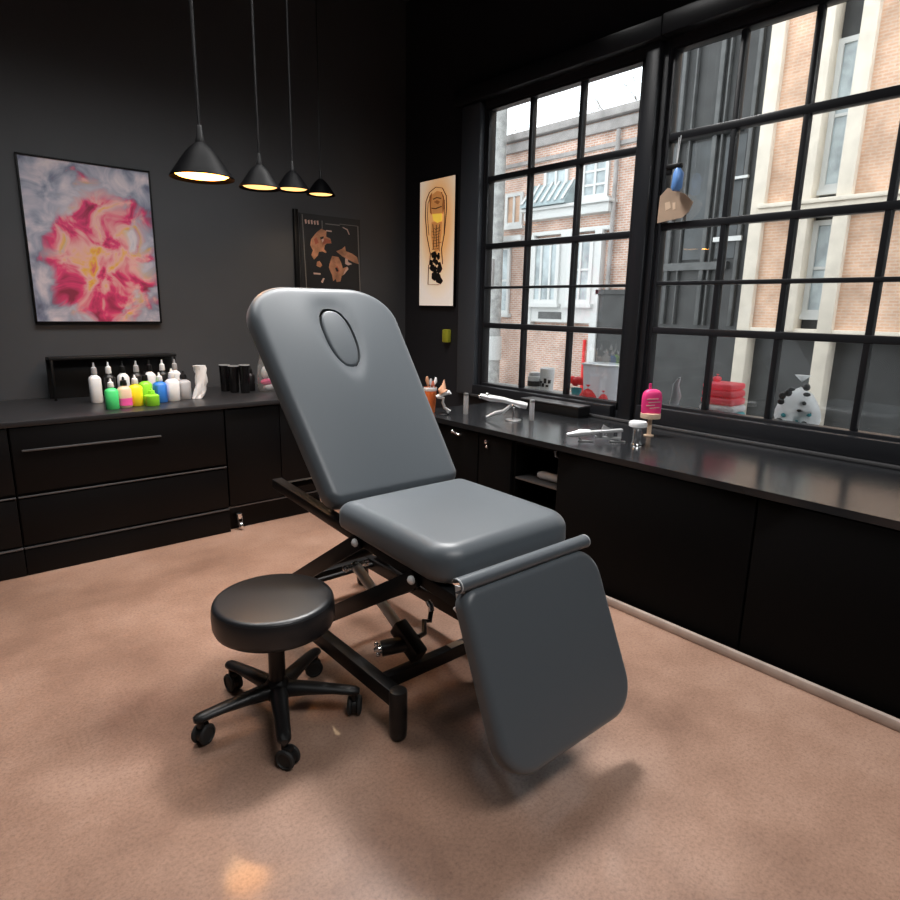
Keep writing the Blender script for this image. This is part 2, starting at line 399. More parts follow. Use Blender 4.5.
# ------------------------------------------------------------------ back counter
def drawer_unit(x0, x1, label):
    y0, y1 = 4.262, YB-.006
    r = thing('drawer_unit', label, 'cabinet', ((x0+x1)/2, (y0+y1)/2, 0))
    MB().box((x0, y0, .10), (x1, y1, .892)).box((x0+.01, y0+.004, .0), (x1-.01, y1, .10)).build('body', M['cab'], r)
    for za, zb in ((.505, .888), (.19, .470)):
        d = MB().box((x0+.003, y0-.022, za), (x1-.003, y0, zb), .003).build('drawer', M['cab'], r)
        zh = .76 if za > .4 else .478
        if za > .4: tag(MB().box((x0+.05, y0-.036, .750), (x1-.42, y0-.022, .760), .002).build('handle', M['edge'], d), 'slim grey edge pull')
        else: MB().box((x0+.003, y0-.026, .478), (x1-.003, y0-.010, .486), .002).build('handle', M['edge'], d)
    MB().box((x0, y0-.024, .166), (x1, y0, .176), .002).build('bottom_rail', M['edge'], r)
    MB().box((x0, y0-.020, .002), (x1, y0, .160), .002).build('plinth', M['cab'], r)
    return r
drawer_unit(.36, 1.585, 'black drawer cabinet with slim edge pulls standing below the coloured bottles')
drawer_unit(-.87, .355, 'black drawer cabinet at the far end of the back counter, away from the reclining chair')
r = thing('cupboard', 'plain black cupboard at the end of the back counter behind the reclining chair', 'cabinet', (2.0, 4.7, 0))
MB().box((1.59, 4.285, .12), (2.40, YB-.006, .892)).build('body', M['cab'], r)
MB().box((1.60, 4.262, .185), (2.0, 4.283, .885), .003).build('door', M['cab'], r)
MB().box((2.005, 4.262, .185), (2.395, 4.283, .885), .003).build('door', M['cab'], r)
MB().box((1.59, 4.264, .168), (2.40, 4.284, .176)).build('bottom_rail', M['edge'], r)
MB().box((1.60, 4.30, .07), (2.38, YB-.02, .12)).box((1.60, 4.30, 0.), (2.38, 4.36, .07)).build('plinth', M['cab'], r)
for cx, cy in ((1.66, 4.262), (2.33, 4.262)):
    c = MB().lathe([(.016, .08), (.02, .10), (.02, .118)], (cx, cy, 0), 14).bar((cx-.014, cy, .095), (cx-.014, cy-.012, .03), .004, .03).bar((cx+.014, cy, .095), (cx+.014, cy-.012, .03), .004, .03).build('caster', M['chrome'], r)
    MB().lathe([(.022, -.011), (.029, -.008), (.029, .008), (.022, .011)], (cx, cy-.014, .029), 20, (1, 0, 0)).build('wheel', M['chrome'], c)
tag(origin(MB().box((-.88, 4.232, .894), (2.42, YB-.003, .927), .004).build('worktop', M['topb']), (.77, 4.7, .894)), 'charcoal worktop lying on the row of black drawer cabinets', 'worktop')

# ------------------------------------------------------------------ window counter
r = thing('counter_cabinet', 'long matt black counter base under the windows', 'cabinet', (3.3, 1.2, 0))
ya, yb = Y0+.02, 3.46
MB().box((2.84, ya, 0), (XW-.004, 2.31, .80)).box((2.84, 2.66, 0), (XW-.004, yb, .80)).box((2.84, 2.31, 0), (XW-.004, 2.66, .39)).box((2.84, 2.31, .775), (XW-.004, 2.66, .80)).box((3.3, 2.31, .39), (XW-.004, 2.66, .775)).build('body', M['cabw'], r)
d = None
for a, b in ((2.99, 3.44), (2.68, 2.98)):
    p = MB().box((2.816, a, .02), (2.838, b, .79), .003).build('door', M['cabw'], r)
    yk = a+.2 if a > 2.9 else a+.21
    if a > 2.9: MB().tube([(2.816, yk+.03, .765), (2.79, yk+.03, .765), (2.785, yk, .758), (2.79, yk-.035, .752), (2.816, yk-.035, .752)], .007, 10).ball((2.785, yk+.03, .767), .011).build('handle', M['chrome'], p)
    else: MB().lathe([(.006, 0), (.006, -.015), (.012, -.02), (.012, -.028), (.004, -.032)], (2.816, yk, .748), 16, (1, 0, 0)).ball((2.80, yk, .715), .009).build('knob', M['chrome'], p)
for a, b in ((ya, -1.2), (-1.19, -.02), (-.01, 1.14), (1.15, 2.30)): MB().box((2.816, a, .02), (2.838, b, .79), .003).build('panel', M['cabw'], r)
MB().box((2.84, 2.312, .545), (3.29, 2.658, .556)).build('shelf', M['edge'], r)
MB().box((2.83, 2.312, .39), (2.842, 2.658, .402)).build('shelf_edge', M['cabw'], r)
MB().tube([(2.838, 2.325, .79), (2.815, 2.325, .785), (2.812, 2.315, .76), (2.838, 2.315, .75)], .008, 10).build('hook', M['chrome'], r)
tag(origin(MB().tube([(2.93, 2.36, .583), (2.93, 2.40, .585), (2.93, 2.52, .583), (2.93, 2.54, .58)], [.022, .026, .026, .018], 16).build('paper_roll', M['grey']), (2.93, 2.45, .557)), 'small grey roll lying on the shelf inside the open counter niche', 'roll')
# worktop with a rounded end
pts = [(XW-.003, ya)]
pts += [(XW-.003, 3.72)]
R = .24
for k in range(13):
    a = PI/2+k/12*PI/2; pts.append((2.79+R+R*math.cos(a), 3.72-R+R*math.sin(a)))
pts.append((2.79, ya))
wt = MB().poly([(x, y, .802) for x, y in pts], (0, 0, .035)).build('counter_worktop', M['top'])
tag(origin(wt, (3.3, 1.2, .802)), 'long glossy black worktop with a rounded end under the windows', 'worktop')

# ------------------------------------------------------------------ treatment chair
ch = thing('treatment_chair', 'grey padded reclining treatment chair with leg rest on black scissor frame', 'chair', (1.54, 2.2, 0))
XL, XR = 1.205, 1.875; W = XR-XL; XM = (XL+XR)/2
# backrest
A = math.radians(54)
def bf(u, v, w): return V((XM+u, 2.125+v*math.cos(A)-(w)*math.sin(A), .815+v*math.sin(A)+w*math.cos(A)))
TB = .085
def bfm(u, v, w): return bf(u+max(0, u)*.075+(.045*v*(u/.335-1) if v > 0 else 0)+.012*v+.010, v, w-TB)
PC, PA, PB = (.010, .792), .072, .162
def eggd(x, y):
    dy = (y-PC[1])/PB; w = PA*(1+.12*dy); return math.hypot((x-PC[0])/w, dy)
def dip(x, y, z):
    if z < TB*.9: return z
    d = eggd(x, y)
    return z-.008*math.exp(-((d-1)/.32)**2)
back = cushion(MB(), outline(W, 1.088, (.06, .06, .20, .20), 14), TB, .040, .012, bfm, 34, extra=dip).build('backrest', M['vinyl'], ch)
# cut the face hole
cut = MB(); N = 48
sg_ = lambda v, e: math.copysign(abs(v)**e, v)
egg = [(PC[0]+PA*(1+.05*math.sin(2*PI*k/N))*sg_(math.cos(2*PI*k/N), .82), PC[1]+PB*sg_(math.sin(2*PI*k/N), .92)) for k in range(N)]
cut.rings([[bfm(x, y, z) for x, y in egg] for z in (-.1, .2)])
cuto = cut.build('cutter', M['vinyl_dark'], ch)
bo = back.modifiers.new('hole', 'BOOLEAN'); bo.operation = 'DIFFERENCE'; bo.object = cuto; bo.solver = 'EXACT'
bpy.context.view_layer.update()
nm = bpy.data.meshes.new_from_object(back.evaluated_get(bpy.context.evaluated_depsgraph_get()))
back.modifiers.clear(); om = back.data; back.data = nm; bpy.data.objects.remove(cuto)
nm.set_sharp_from_angle(angle=math.radians(40))
while len(nm.materials) > 1: nm.materials.pop()
egg2 = [((x-PC[0])*.885+PC[0]+.006, (y-PC[1])*.955+PC[1]+.002) for x, y in egg]
tag(cushion(MB(), egg2, .085, .012, .005, lambda u, v, w: bfm(u, v, w-.005), 8).build('face_hole_plug', M['vinyl'], ch), 'oval plug filling the face hole')
bb = MB()
def addb(mb, u0, u1, v0, v1, w0, w1):
    ps = [[bf(u, v, w-TB) for u, v in ((u0, v0), (u1, v0), (u1, v1), (u0, v1))] for w in (w0, w1)]; mb.rings(ps)
addb(bb, -.31, .31, .04, .62, -.018, -.001); addb(bb, -.31, -.08, .62, .96, -.018, -.001); addb(bb, .08, .31, .62, .96, -.018, -.001)
bb.build('back_board', M['frame'], ch)
bs = MB()
for u in (-.24, .24): bs.bar(bf(u, .02, -TB-.04), bf(u, .62, -TB-.04), .03, .04, .004, (1, 0, 0))
bs.bar(bf(-.24, .5, -TB-.04), bf(.24, .5, -TB-.04), .03, .03, .004); bs.build('back_frame', M['frame'], ch)
# seat
def sf(u, v, w): return V((XM+u+max(0, u)*.035, 1.420+v, .702+.030*v/.68+w*(1-.16*v/.68)))
cushion(MB(), outline(W, .690, (.115, .115, .06, .06), 12), .130, .060, .014, sf, 20, .034).build('seat', M['vinyl'], ch)
MB().box((XL+.06, 1.52, .690), (XR-.06, 2.04, .716), .004).build('seat_board', M['frame'], ch)
# leg rest
B = math.radians(66.5)
def lf(u, v, w): return V((XM+u, 1.330-v*math.cos(B)-w*math.sin(B), .742-v*math.sin(B)+w*math.cos(B)))
lo = outline(W, .612, (.115, .06, .13, .13), 14)
cushion(MB(), [(-x, y) for x, y in lo][::-1], .065, .030, .008, lambda u, v, w: lf(u, v, w-.065), 20).build('leg_rest', M['vinyl'], ch)
lb = MB(); lb.rings([[lf(u, v, w) for u, v in ((-.27, .05), (.27, .05), (.27, .5), (-.27, .5))] for w in (-.082, -.066)]); lb.build('leg_rest_board', M['frame'], ch)
# vinyl flap over the joint
fl = MB(); prof = []
for k in range(26):
    a = k/25*PI*1.55-.55*PI; prof.append((.027*math.cos(a), .024*math.sin(a)))
yF, zF = 1.356, .752
ro = [(XL-.004, ), ]
def flap(mb, xa, xb, s0=1.):
    rr = []
    for x in (xa, xb):
        o = [V((x, yF-p[0]*s0, zF+p[1]*s0)) for p in prof]; i = [V((x, yF-p[0]*s0*.86, zF+p[1]*s0*.86)) for p in prof[::-1]]; rr.append(o+i)
    mb.rings(rr)
flap(fl, XL-.004, XR-.028); o = fl.build('joint_flap', M['vinyl'], ch)
for xs in (XL, XR-.035):
    fs = MB(); flap(fs, xs, xs+.003, 1.03); tag(fs.build('stitching', M['stitch'], o), 'pale stitching')
# hinge brackets of the leg rest
for x in (XL+.03, XR-.09):
    hb = MB(); hb.bar((x, 1.375, .735), (x, 1.362, .655), .045, .006, .001, (1, 0, 0)); hb.bar((x-.02, 1.37, .655), (x+.02, 1.33, .70), .008, .03, .001); hb.build('hinge_bracket', M['bright'], ch)
# upper frame rails
xl, xr = 1.262, 1.818
for x in (xl, xr):
    MB().bar((x, 2.745, .763), (x, 1.40, .669), .05, .045, .004).build('upper_rail', M['frame'], ch)
for y, z in ((2.69, .759), (2.05, .712), (1.45, .672)): MB().bar((xl, y, z), (xr, y, z), .03, .03, .003).build('upper_crossbar', M['frame'], ch)
# scissor arms and pivots
AR = [((1.962, .708), (2.80, .165)), ((1.600, .683), (2.43, .155))]
for x, sg in ((1.222, -1), (1.858, 1)):
    for (y1, z1), (y2, z2) in AR:
        a = MB().bar((x, y1-.01, z1+.007), (x, y2, z2), .018, .056, .004, (1, 0, 0)) if False else MB().bar((x, y1-.012, z1+.008), (x, y2, z2), .064, .018, .004, (1, 0, 0))
        a = a.build('lift_arm', M['frame'], ch)
        MB().lathe([(.0, sg*.024), (.010, sg*.022), (.0165, sg*.015), (.0165, sg*.008)], (x, y1, z1), 18, (1, 0, 0)).build('pivot_bolt', M['bright'], a)
for y, z, q in ((1.962, .705, .014), (2.20, .545, .02), (2.40, .175, .014), (2.79, .172, .014)): MB().tube([(1.23, y, z), (1.85, y, z)], q, 14).build('pivot_shaft', M['frame'], ch)
# base
for x in (1.222, 1.858):
    MB().bar((x, 1.70, .168), (x, 2.93, .168), .052, .066, .004).build('base_rail', M['frame'], ch)
    for y in (1.692, 2.93):
        f = MB().lathe([(.014, 0), (.026, .004), (.033, .015), (.035, .05), (.035, .196), (.032, .204), (.022, .207)], (x, y, 0), 24).build('foot', M['plastic'], ch)
bx = MB(); bx.bar((1.244, 1.815, .170), (1.836, 1.815, .170), .045, .055, .004); lab = bx.build('base_crossbar', M['frame'], ch)
tag(MB().box((1.575, 1.799, .197), (1.655, 1.833, .1992)).build('sticker', M['silver_label'], lab), 'small silver sticker')
MB().bar((1.244, 2.85, .170), (1.836, 2.85, .170), .045, .055, .004).build('base_crossbar', M['frame'], ch)
# actuator
p0, p1 = V((1.345, 2.175, .505)), V((1.385, 1.795, .255)); dv = (p1-p0)
act = MB().tube([p0+dv*.02, p0+dv*.74], .022, 20).build('actuator', M['bright'], ch)
MB().tube([p0+dv*-.03, p0+dv*.10], .014, 14).ball(p0, .021).tube([p0+V((-.045, 0, 0)), p0+V((.045, 0, 0))], .010, 12).ball(p0+V((-.05, 0, 0)), .015).ball(p0+V((.05, 0, 0)), .015).build('clevis', M['chrome'], act)
hs = MB(); hs.bar(p0+dv*.70, p0+dv*1.06, .075, .062, .012, (1, 0, 0)); hs.build('motor_housing', M['plastic'], act)
mo = MB(); m0 = p0+dv*.90; mo.tube([m0+V((0, 0, 0)), m0+V((-.105, .05, -.012))], .032, 20); mo.build('motor', M['plastic'], act)
MB().lathe([(.022, 0), (.022, .012), (.012, .02), (.006, .03)], m0+V((-.105, .05, -.012)), 14, (-1, .45, -.08)).ball(m0+V((-.117, .067, .004)), .010).ball(m0+V((-.122, .047, -.03)), .010).build('motor_end', M['chrome'], act)
MB().tube([m0+V((.04, 0, .01)), m0+V((.09, .02, .0)), m0+V((.12, .06, .03)), m0+V((.15, .06, .02)), m0+V((.175, .08, .06)), m0+V((.17, .10, .09))], .011, 10).build('cable', M['plastic'], act)
MB().tube([m0+V((.172, .076, .052)), m0+V((.176, .085, .075)), m0+V((.17, .10, .09))], .013, 10).build('cable_plug', M['chrome'], act)

# ------------------------------------------------------------------ stool
SX, SY = .934, 2.104
st = thing('stool', 'round black padded wheeled stool standing beside the reclining chair', 'stool', (SX, SY, 0))
zt = .516; rs = .228
pr = [(rs-.04, zt-.122), (rs-.016, zt-.119), (rs-.006, zt-.111), (rs, zt-.092), (rs+.001, zt-.05), (rs-.001, zt-.028), (rs-.005, zt-.016)]
for k in range(1, 9):
    a = k/8*PI/2; pr.append((rs-.005-.024*(1-math.cos(a)), zt-.016+.014*math.sin(a)))
for k in range(1, 14):
    s = 1-k/14; pr.append(((rs-.029)*s, zt-.002+.008*(1-s*s)))
seat = MB().lathe(pr, (SX, SY, 0), 72).build('seat', M['vinyl_dark'], st)
MB().lathe([(rs-.006+.0025*math.cos(a), zt-.0165+.0025*math.sin(a)) for a in [k*PI/3 for k in range(7)]], (SX, SY, 0), 72, cap=False).build('piping', M['vinyl_dark'], seat)
MB().lathe([(.10, zt-.136), (.11, zt-.132), (.11, zt-.120)], (SX, SY, 0), 32).build('seat_plate', M['plastic'], st)
MB().lathe([(.032, .10), (.032, .30), (.027, .305), (.020, .31), (.020, zt-.131)], (SX, SY, 0), 28).build('column', M['plastic'], st)
MB().lathe([(.030, .085), (.050, .09), (.054, .115), (.048, .145), (.040, .158), (.034, .165)], (SX, SY, 0), 28).build('hub', M['plastic'], st)
MB().tube([(SX+.06, SY+.03, zt-.105), (SX+.14, SY+.07, zt-.125), (SX+.215, SY+.10, zt-.15)], [.006, .007, .008], 10).bar((SX+.20, SY+.095, zt-.147), (SX+.26, SY+.12, zt-.165), .028, .01, .004).build('height_lever', M['plastic'], st)
for k in range(5):
    a = math.radians(-111.5+72*k); c, s = math.cos(a), math.sin(a); dr = V((c, s, 0)); sd = V((-s, c, 0))
    rg = []
    for t, hw, z0, z1 in ((.03, .036, .085, .155), (.12, .032, .096, .147), (.22, .028, .100, .137), (.285, .026, .096, .130), (.308, .024, .094, .127), (.322, .014, .098, .120)):
        o = V((SX, SY, 0))+dr*t; rg.append([o+sd*(hw*math.cos(q*2*PI/12)*(1.0))+V((0, 0, (z0+z1)/2+(z1-z0)/2*math.sin(q*2*PI/12))) for q in range(12)])
    lm = MB(); lm.rings(rg); lm.build('leg', M['plastic'], st)
    o = V((SX, SY, 0))+dr*.300
    cst = MB().tube([o+V((0, 0, .072)), o+V((0, 0, .10))], .012, 12)
    ca = a+.9+.7*k; cd = V((math.cos(ca), math.sin(ca), 0)); cn = V((-cd.y, cd.x, 0)); w0 = o+cd*.012+V((0, 0, .039))
    cst.tube([w0-cn*.008, w0+cn*.008], .030, 18); cst.bar(o+V((0, 0, .072)), w0+V((0, 0, .034))+cd*.02, .03, .02, .006)
    cst = cst.build('caster', M['plastic'], st)
    for sg in (-1, 1):
        MB().lathe([(.018, 0), (.031, .001), (.037, .004), (.039, .010), (.036, .016), (.028, .0185), (.026, .014), (.004, .014)], w0+cn*(sg*.009), 28, cn*sg).build('wheel', M['rubber'], cst)

# ------------------------------------------------------------------ pendant lamps
def pendant(k, glow):
    r = thing('pendant_lamp', '', 'lamp', group='black pendant lamps in a row')
    sc_ = lambda q: [(a*k, b*k) for a, b in q]
    sh = [(.112, 0), (.113, .004), (.108, .012), (.093, .032), (.074, .060), (.056, .085), (.040, .103), (.026, .115), (.016, .122)]
    inn = [(.014, .115), (.036, .099), (.052, .080), (.070, .056), (.089, .028), (.104, .010), (.108, .004)]
    MB().lathe(sc_(sh+inn+[(.112, 0)]), (0, 0, 0), 48, cap=False).build('lamp_shade', M['shade'], r)
    MB().lathe(sc_([(.016, .116), (.017, .128), (.013, .140), (.010, .175), (.008, .18)]), (0, 0, 0), 20).build('socket', M['plastic'], r)
    MB().lathe(sc_([(.002, .004), (.05, .005), (.085, .009), (.098, .016), (.098, .019), (.002, .019)]), (0, 0, 0), 40).build('diffuser', glow, r)
    return r
lamps = [((1.30, 3.575, 2.245), 'largest black pendant lamp, hanging apart above the coloured bottles and painting edge'),
         ((1.586, 3.496, 2.222), 'second black pendant lamp counted from the largest one'),
         ((2.097, 4.109, 2.350), 'third black pendant lamp counted from the largest one'),
         ((2.650, 4.720, 2.455), 'farthest black pendant lamp of the row, hanging before the copper print')]
pl = pendant(1., M['glow']); big = pendant(1.45, M['glow_bright'])
set_ = [big, pl, dup(pl), dup(pl)]
for i, (p, lb_) in enumerate(lamps):
    o = set_[i]
    o.location = p; o['label'] = lb_
    k_ = 1.45 if i == 0 else 1.0          # the first lamp of the row is a larger one
    zc = ZC-p[2]
    MB().tube([(0, 0, .178*k_), (0, 0, zc)], .0055*k_, 10).build('cord', M['cord'], o, world=False)
    MB().lathe([(.05, zc-.03), (.055, zc-.02), (.055, zc-.001)], (0, 0, 0), 24).build('ceiling_rose', M['plastic'], o, world=False)
    l = bpy.data.lights.new('lamp_light', 'SPOT'); l.energy = 15 if i == 0 else 10; l.color = (1, .70, .42); l.spot_size = math.radians(150); l.spot_blend = .7; l.shadow_soft_size = .16 if i == 0 else .09
    lo_ = bpy.data.objects.new('lamp_light', l); COL.objects.link(lo_); lo_.location = (p[0], p[1], p[2]-.01)

# ------------------------------------------------------------------ pictures
def art(name, label, cat, loc): return thing(name, label, cat, loc)
yb_ = YB-.0005
r = art('painting', 'large abstract painting of pink and red swirls on lavender grey in thin black frame', 'painting', (1.09, yb_, 1.45))
MB().box((.69, yb_-.024, 1.457), (1.488, yb_-.006, 2.522)).build('canvas', M['paint'], r)
cv = r.children[0]; origin_c = V((0, 0, .54)); cv.data.transform(Matrix.Translation(-origin_c)); cv.location = origin_c
fr = MB()
for a, b in (((.678, 1.445), (1.50, 1.457)), ((.678, 2.522), (1.50, 2.534)), ((.678, 1.445), (.69, 2.534)), ((1.488, 1.445), (1.50, 2.534))):
    fr.box((a[0], yb_-.03, a[1]), (b[0], yb_, b[1]), .002)
fr.build('picture_frame', M['frame'], r)
# black poster with copper figures
r = art('poster', 'black poster with copper coloured shapes hanging behind the reclining chair', 'poster', (3.0, yb_, 1.55))
MB().box((2.70, yb_-.012, 1.56), (3.31, yb_, 2.375)).build('sheet', M['ink'], r)
def pp(u, v): return V((2.72+(u-120)*.001035, yb_-.0125, 2.365-(v-160)*.00086))
def shape(lst, m, nm, d=.0015):
    for pl_ in lst: MB().poly([pp(*q) for q in pl_], (0, -d, 0)).build(nm, m, r)
shape([[(300, 280), (255, 320), (235, 345), (200, 395), (190, 450), (215, 500), (198, 545), (222, 590), (262, 545), (300, 500), (340, 518), (345, 505), (322, 480), (330, 440), (350, 420), (395, 415), (385, 370), (345, 352), (350, 300)],
       [(400, 540), (372, 620), (365, 660), (395, 735), (405, 795), (432, 770), (440, 805), (478, 795), (490, 740), (525, 715), (562, 655), (545, 640), (505, 660), (488, 600), (462, 548)],
       [(440, 490), (500, 462), (530, 432), (540, 482), (600, 500), (655, 535), (670, 605), (620, 592), (570, 570), (500, 535)],
       [(250, 610), (275, 600), (300, 640), (280, 665), (245, 650)]], M['copper'], 'print_figure')
shape([[(330, 370), (385, 385), (390, 410), (340, 420), (305, 440), (320, 400)], [(225, 390), (250, 370), (270, 420), (240, 440)], [(430, 650), (450, 640), (470, 690), (450, 710), (432, 690)]], M['copper2'], 'print_shading', .003)
shape([[(285, 365), (320, 352), (318, 372), (290, 388)], [(425, 660), (445, 655), (460, 690), (440, 700)], [(270, 510), (305, 505), (320, 545), (290, 560), (262, 540)]], M['ink'], 'print_cutout', .0045)
shape([[(530, 555), (555, 560), (560, 590), (600, 610), (560, 625), (530, 612)], [(520, 690), (550, 640), (562, 665), (505, 730)], [(285, 810), (305, 770), (320, 772), (300, 822)], [(300, 385), (318, 375), (320, 395), (305, 415)]]+
      [[(145+i*28, 208+(i % 2)*6), (160+i*28, 205), (163+i*28, 245), (150+i*28, 248)] for i in range(5)]+[[(215, 720), (280, 722), (280, 738), (215, 736)], [(345, 288), (400, 290), (400, 302), (345, 300)], [(510, 240), (560, 258), (580, 310), (572, 308), (552, 266), (512, 248)]], M['pale_ink'], 'print_highlight', .003)
shape([[(340, 222), (480, 222), (480, 232), (340, 232)], [(660, 215), (670, 215), (690, 1000), (680, 1000)], [(480, 212), (660, 212), (660, 218), (480, 218)], [(305, 200), (312, 200), (312, 280), (305, 280)], [(120, 160), (126, 160), (150, 1000), (144, 1000)]], M['grey_ink'], 'print_line', .003)
tag(origin(MB().box((2.635, YB-.04, 1.50), (2.675, YB-.003, 2.40), .006).build('picture_rail', M['frame']), (2.655, YB-.02, 1.50)), 'tall narrow black batten fixed on the wall beside the copper printed poster', 'batten')
# backlit picture on the window wall
xw_ = XW-.0005
r = art('light_box', 'glowing cream backlit picture of an orange figure beside the window', 'light box', (xw_, 4.71, 1.61))
MB().box((xw_-.03, 4.425, 1.612), (xw_, 4.930, 2.735), .003).build('case', M['frame'], r)
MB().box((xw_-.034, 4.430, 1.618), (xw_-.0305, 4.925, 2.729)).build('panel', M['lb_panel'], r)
def lp(u, v): return V((xw_-.0345, 4.923-.490*(u-55)/158, 2.725-1.11*(v-78)/592))
def lshape(lst, m, nm, d=.0015):
    for pl_ in lst: MB().poly([lp(*q) for q in pl_], (-d, 0, 0)).build(nm, m, r)
def stroke(pts, w):
    L_ = []; R_ = []
    for i, p in enumerate(pts):
        a, b = pts[max(0, i-1)], pts[min(len(pts)-1, i+1)]; tx, ty = b[0]-a[0], b[1]-a[1]; l = math.hypot(tx, ty) or 1
        L_.append((p[0]-ty/l*w, p[1]+tx/l*w)); R_.append((p[0]+ty/l*w, p[1]-tx/l*w))
    return L_+R_[::-1]
lshape([[(108, 145), (135, 130), (160, 140), (168, 200), (160, 240), (112, 235), (104, 190)], [(112, 270), (160, 275), (158, 330), (150, 400), (135, 415), (118, 390), (110, 330)]], M['lb_orange'], 'printed_figure')
lshape([[(114, 232), (160, 236), (160, 268), (140, 278), (120, 262)]], M['lb_yellow'], 'printed_glow', .003)
lshape([stroke([(104, 470), (108, 420), (90, 330), (82, 240), (84, 170), (100, 130), (130, 112), (160, 122), (178, 160), (180, 220), (172, 330), (160, 400), (166, 470)], 1.5),
        stroke([(100, 330), (92, 240), (94, 180), (110, 140)], .8), stroke([(170, 340), (172, 240), (170, 180), (156, 140)], .8),
        stroke([(118, 280), (125, 340), (120, 400)], 1.1), stroke([(150, 285), (146, 340), (150, 410)], 1.1), stroke([(135, 285), (134, 330), (138, 390)], 1.3),
        stroke([(112, 205), (130, 210), (158, 204)], 2), stroke([(118, 165), (135, 160), (155, 168)], 2), stroke([(100, 470), (98, 565), (152, 568)], 1.5)], M['lb_brown'], 'printed_line', .004)
rn = random.Random(12)
sh_ = []
for k in range(22):
    cu, cv_ = rn.uniform(108, 158), rn.uniform(420, 550); n_ = rn.randint(5, 7); ra = rn.uniform(12, 20)
    sh_.append([(cu+ra*rn.uniform(.5, 1.1)*math.cos(q*2*PI/n_)*.8, cv_+ra*rn.uniform(.6, 1.5)*math.sin(q*2*PI/n_)) for q in range(n_)])
for k, q in enumerate(sh_): lshape([q], M['lb_black'], 'printed_shard', .002+.0002*k)
lshape([stroke([(118+rn.uniform(-8, 8), 300+k*14), (132, 306+k*13), (152+rn.uniform(-8, 8), 298+k*14)], 1.0) for k in range(8)], M['lb_brown'], 'printed_line', .0045)
lshape([[(100, 150), (112, 132), (108, 190), (112, 235), (104, 225)], [(166, 150), (172, 200), (164, 240), (160, 200)], [(122, 178), (136, 172), (150, 182), (140, 192)]], M['lb_rust'], 'printed_shading', .003)
o = MB().box((XW-.05, 4.475, 1.285), (XW-.003, 4.56, 1.405), .012).build('switch_box', M['acid']); tag(origin(o, (XW-.02, 4.52, 1.285)), 'small acid yellow box fixed to the wall below the backlit picture', 'box')

# ------------------------------------------------------------------ bottles on the back counter
ZB = .927
def bottle(x, y, w, h, body, cap, label, grp='coloured ink bottles on the back counter', two=None, nm='ink_bottle'):
    r = thing(nm, label, 'bottle', (x, y, ZB), 0, grp)
    hb = h*.66
    def sq(wd, z, k=.8):
        o = []
        for q in range(20):
            a = q*2*PI/20; c, s = math.cos(a), math.sin(a); o.append(V((x+wd/2*math.copysign(abs(c)**k, c), y+wd/2*math.copysign(abs(s)**k, s), ZB+z)))
        return o
    mb = MB(); mb.rings([sq(w*.9, 0), sq(w, .006), sq(w, hb*.9, .7), sq(w*.85, hb*.97), sq(w*.42, hb*1.06, 1), sq(w*.40, hb*1.12, 1)]); mb.build('body', M[body], r)
    if two: 
        mb = MB(); mb.rings([sq(w*1.03, hb*.12, .7), sq(w*1.03, hb*.48, .7)]); tag(mb.build('band', M[two], r), two + ' band')
    MB().lathe([(w*.24, hb*1.08), (w*.26, hb*1.10), (w*.22, hb*1.32), (w*.11, hb*1.36), (w*.06, h)], (x, y, ZB), 18).build('cap', M[cap], r)
    return r
bottle(.940, 4.42, .078, .195, 'green', 'white', 'mint green ink bottle with white nozzle at the end of the row')
bottle(1.022, 4.45, .082, .20, 'cream', 'plastic', 'pale peach bottle with a hot pink lower half, black cap', two='pink')
bottle(1.098, 4.48, .082, .205, 'yellow', 'white', 'bright yellow ink bottle with white nozzle')
bottle(1.184, 4.57, .080, .215, 'lime', 'plastic', 'taller lime green ink bottle with black cap, behind the short one')
bottle(1.182, 4.43, .088, .115, 'lime', 'lime', 'short lime green ink bottle standing in front of the taller one')
bottle(1.272, 4.555, .086, .205, 'blue', 'white', 'blue ink bottle with white nozzle')
bottle(1.362, 4.58, .090, .225, 'white', 'white', 'all white squeeze bottle standing beside the blue one')
bottle(1.455, 4.63, .092, .20, 'grey', 'plastic', 'pale grey bottle with black cap beside the white squeeze bottle')
for i, x in enumerate((.93, 1.02, 1.11, 1.20, 1.29, 1.38, 1.47)):
    w_ = 'white' if i % 2 else 'plastic'
    bottle(x-.01, 4.76+.01*i, .075, .27, 'plastic' if i % 2 else 'white', w_ if i % 3 else 'grey', ['white bottle with grey cap', 'black bottle with white cap'][i % 2]+f' in the rear row, behind the {["mint green", "peach and pink", "yellow", "two lime green", "blue", "white squeeze", "pale grey"][i]} bottle{"s" if i == 3 else ""}', 'black and white bottles in the rear row', nm='squeeze_bottle')
r = thing('rack', 'low black wire and board rack standing behind the bottles', 'rack', (1.2, 5.05, ZB))
MB().box((.70, 5.10, ZB), (1.53, 5.13, ZB+.29), .004).box((.70, 4.98, ZB+.275), (1.53, 5.10, ZB+.295), .003).build('panel', M['plastic'], r)
for x in (.715, 1.515): MB().bar((x, 4.99, ZB), (x, 4.99, ZB+.275), .016, .016, .002).build('post', M['frame'], r)
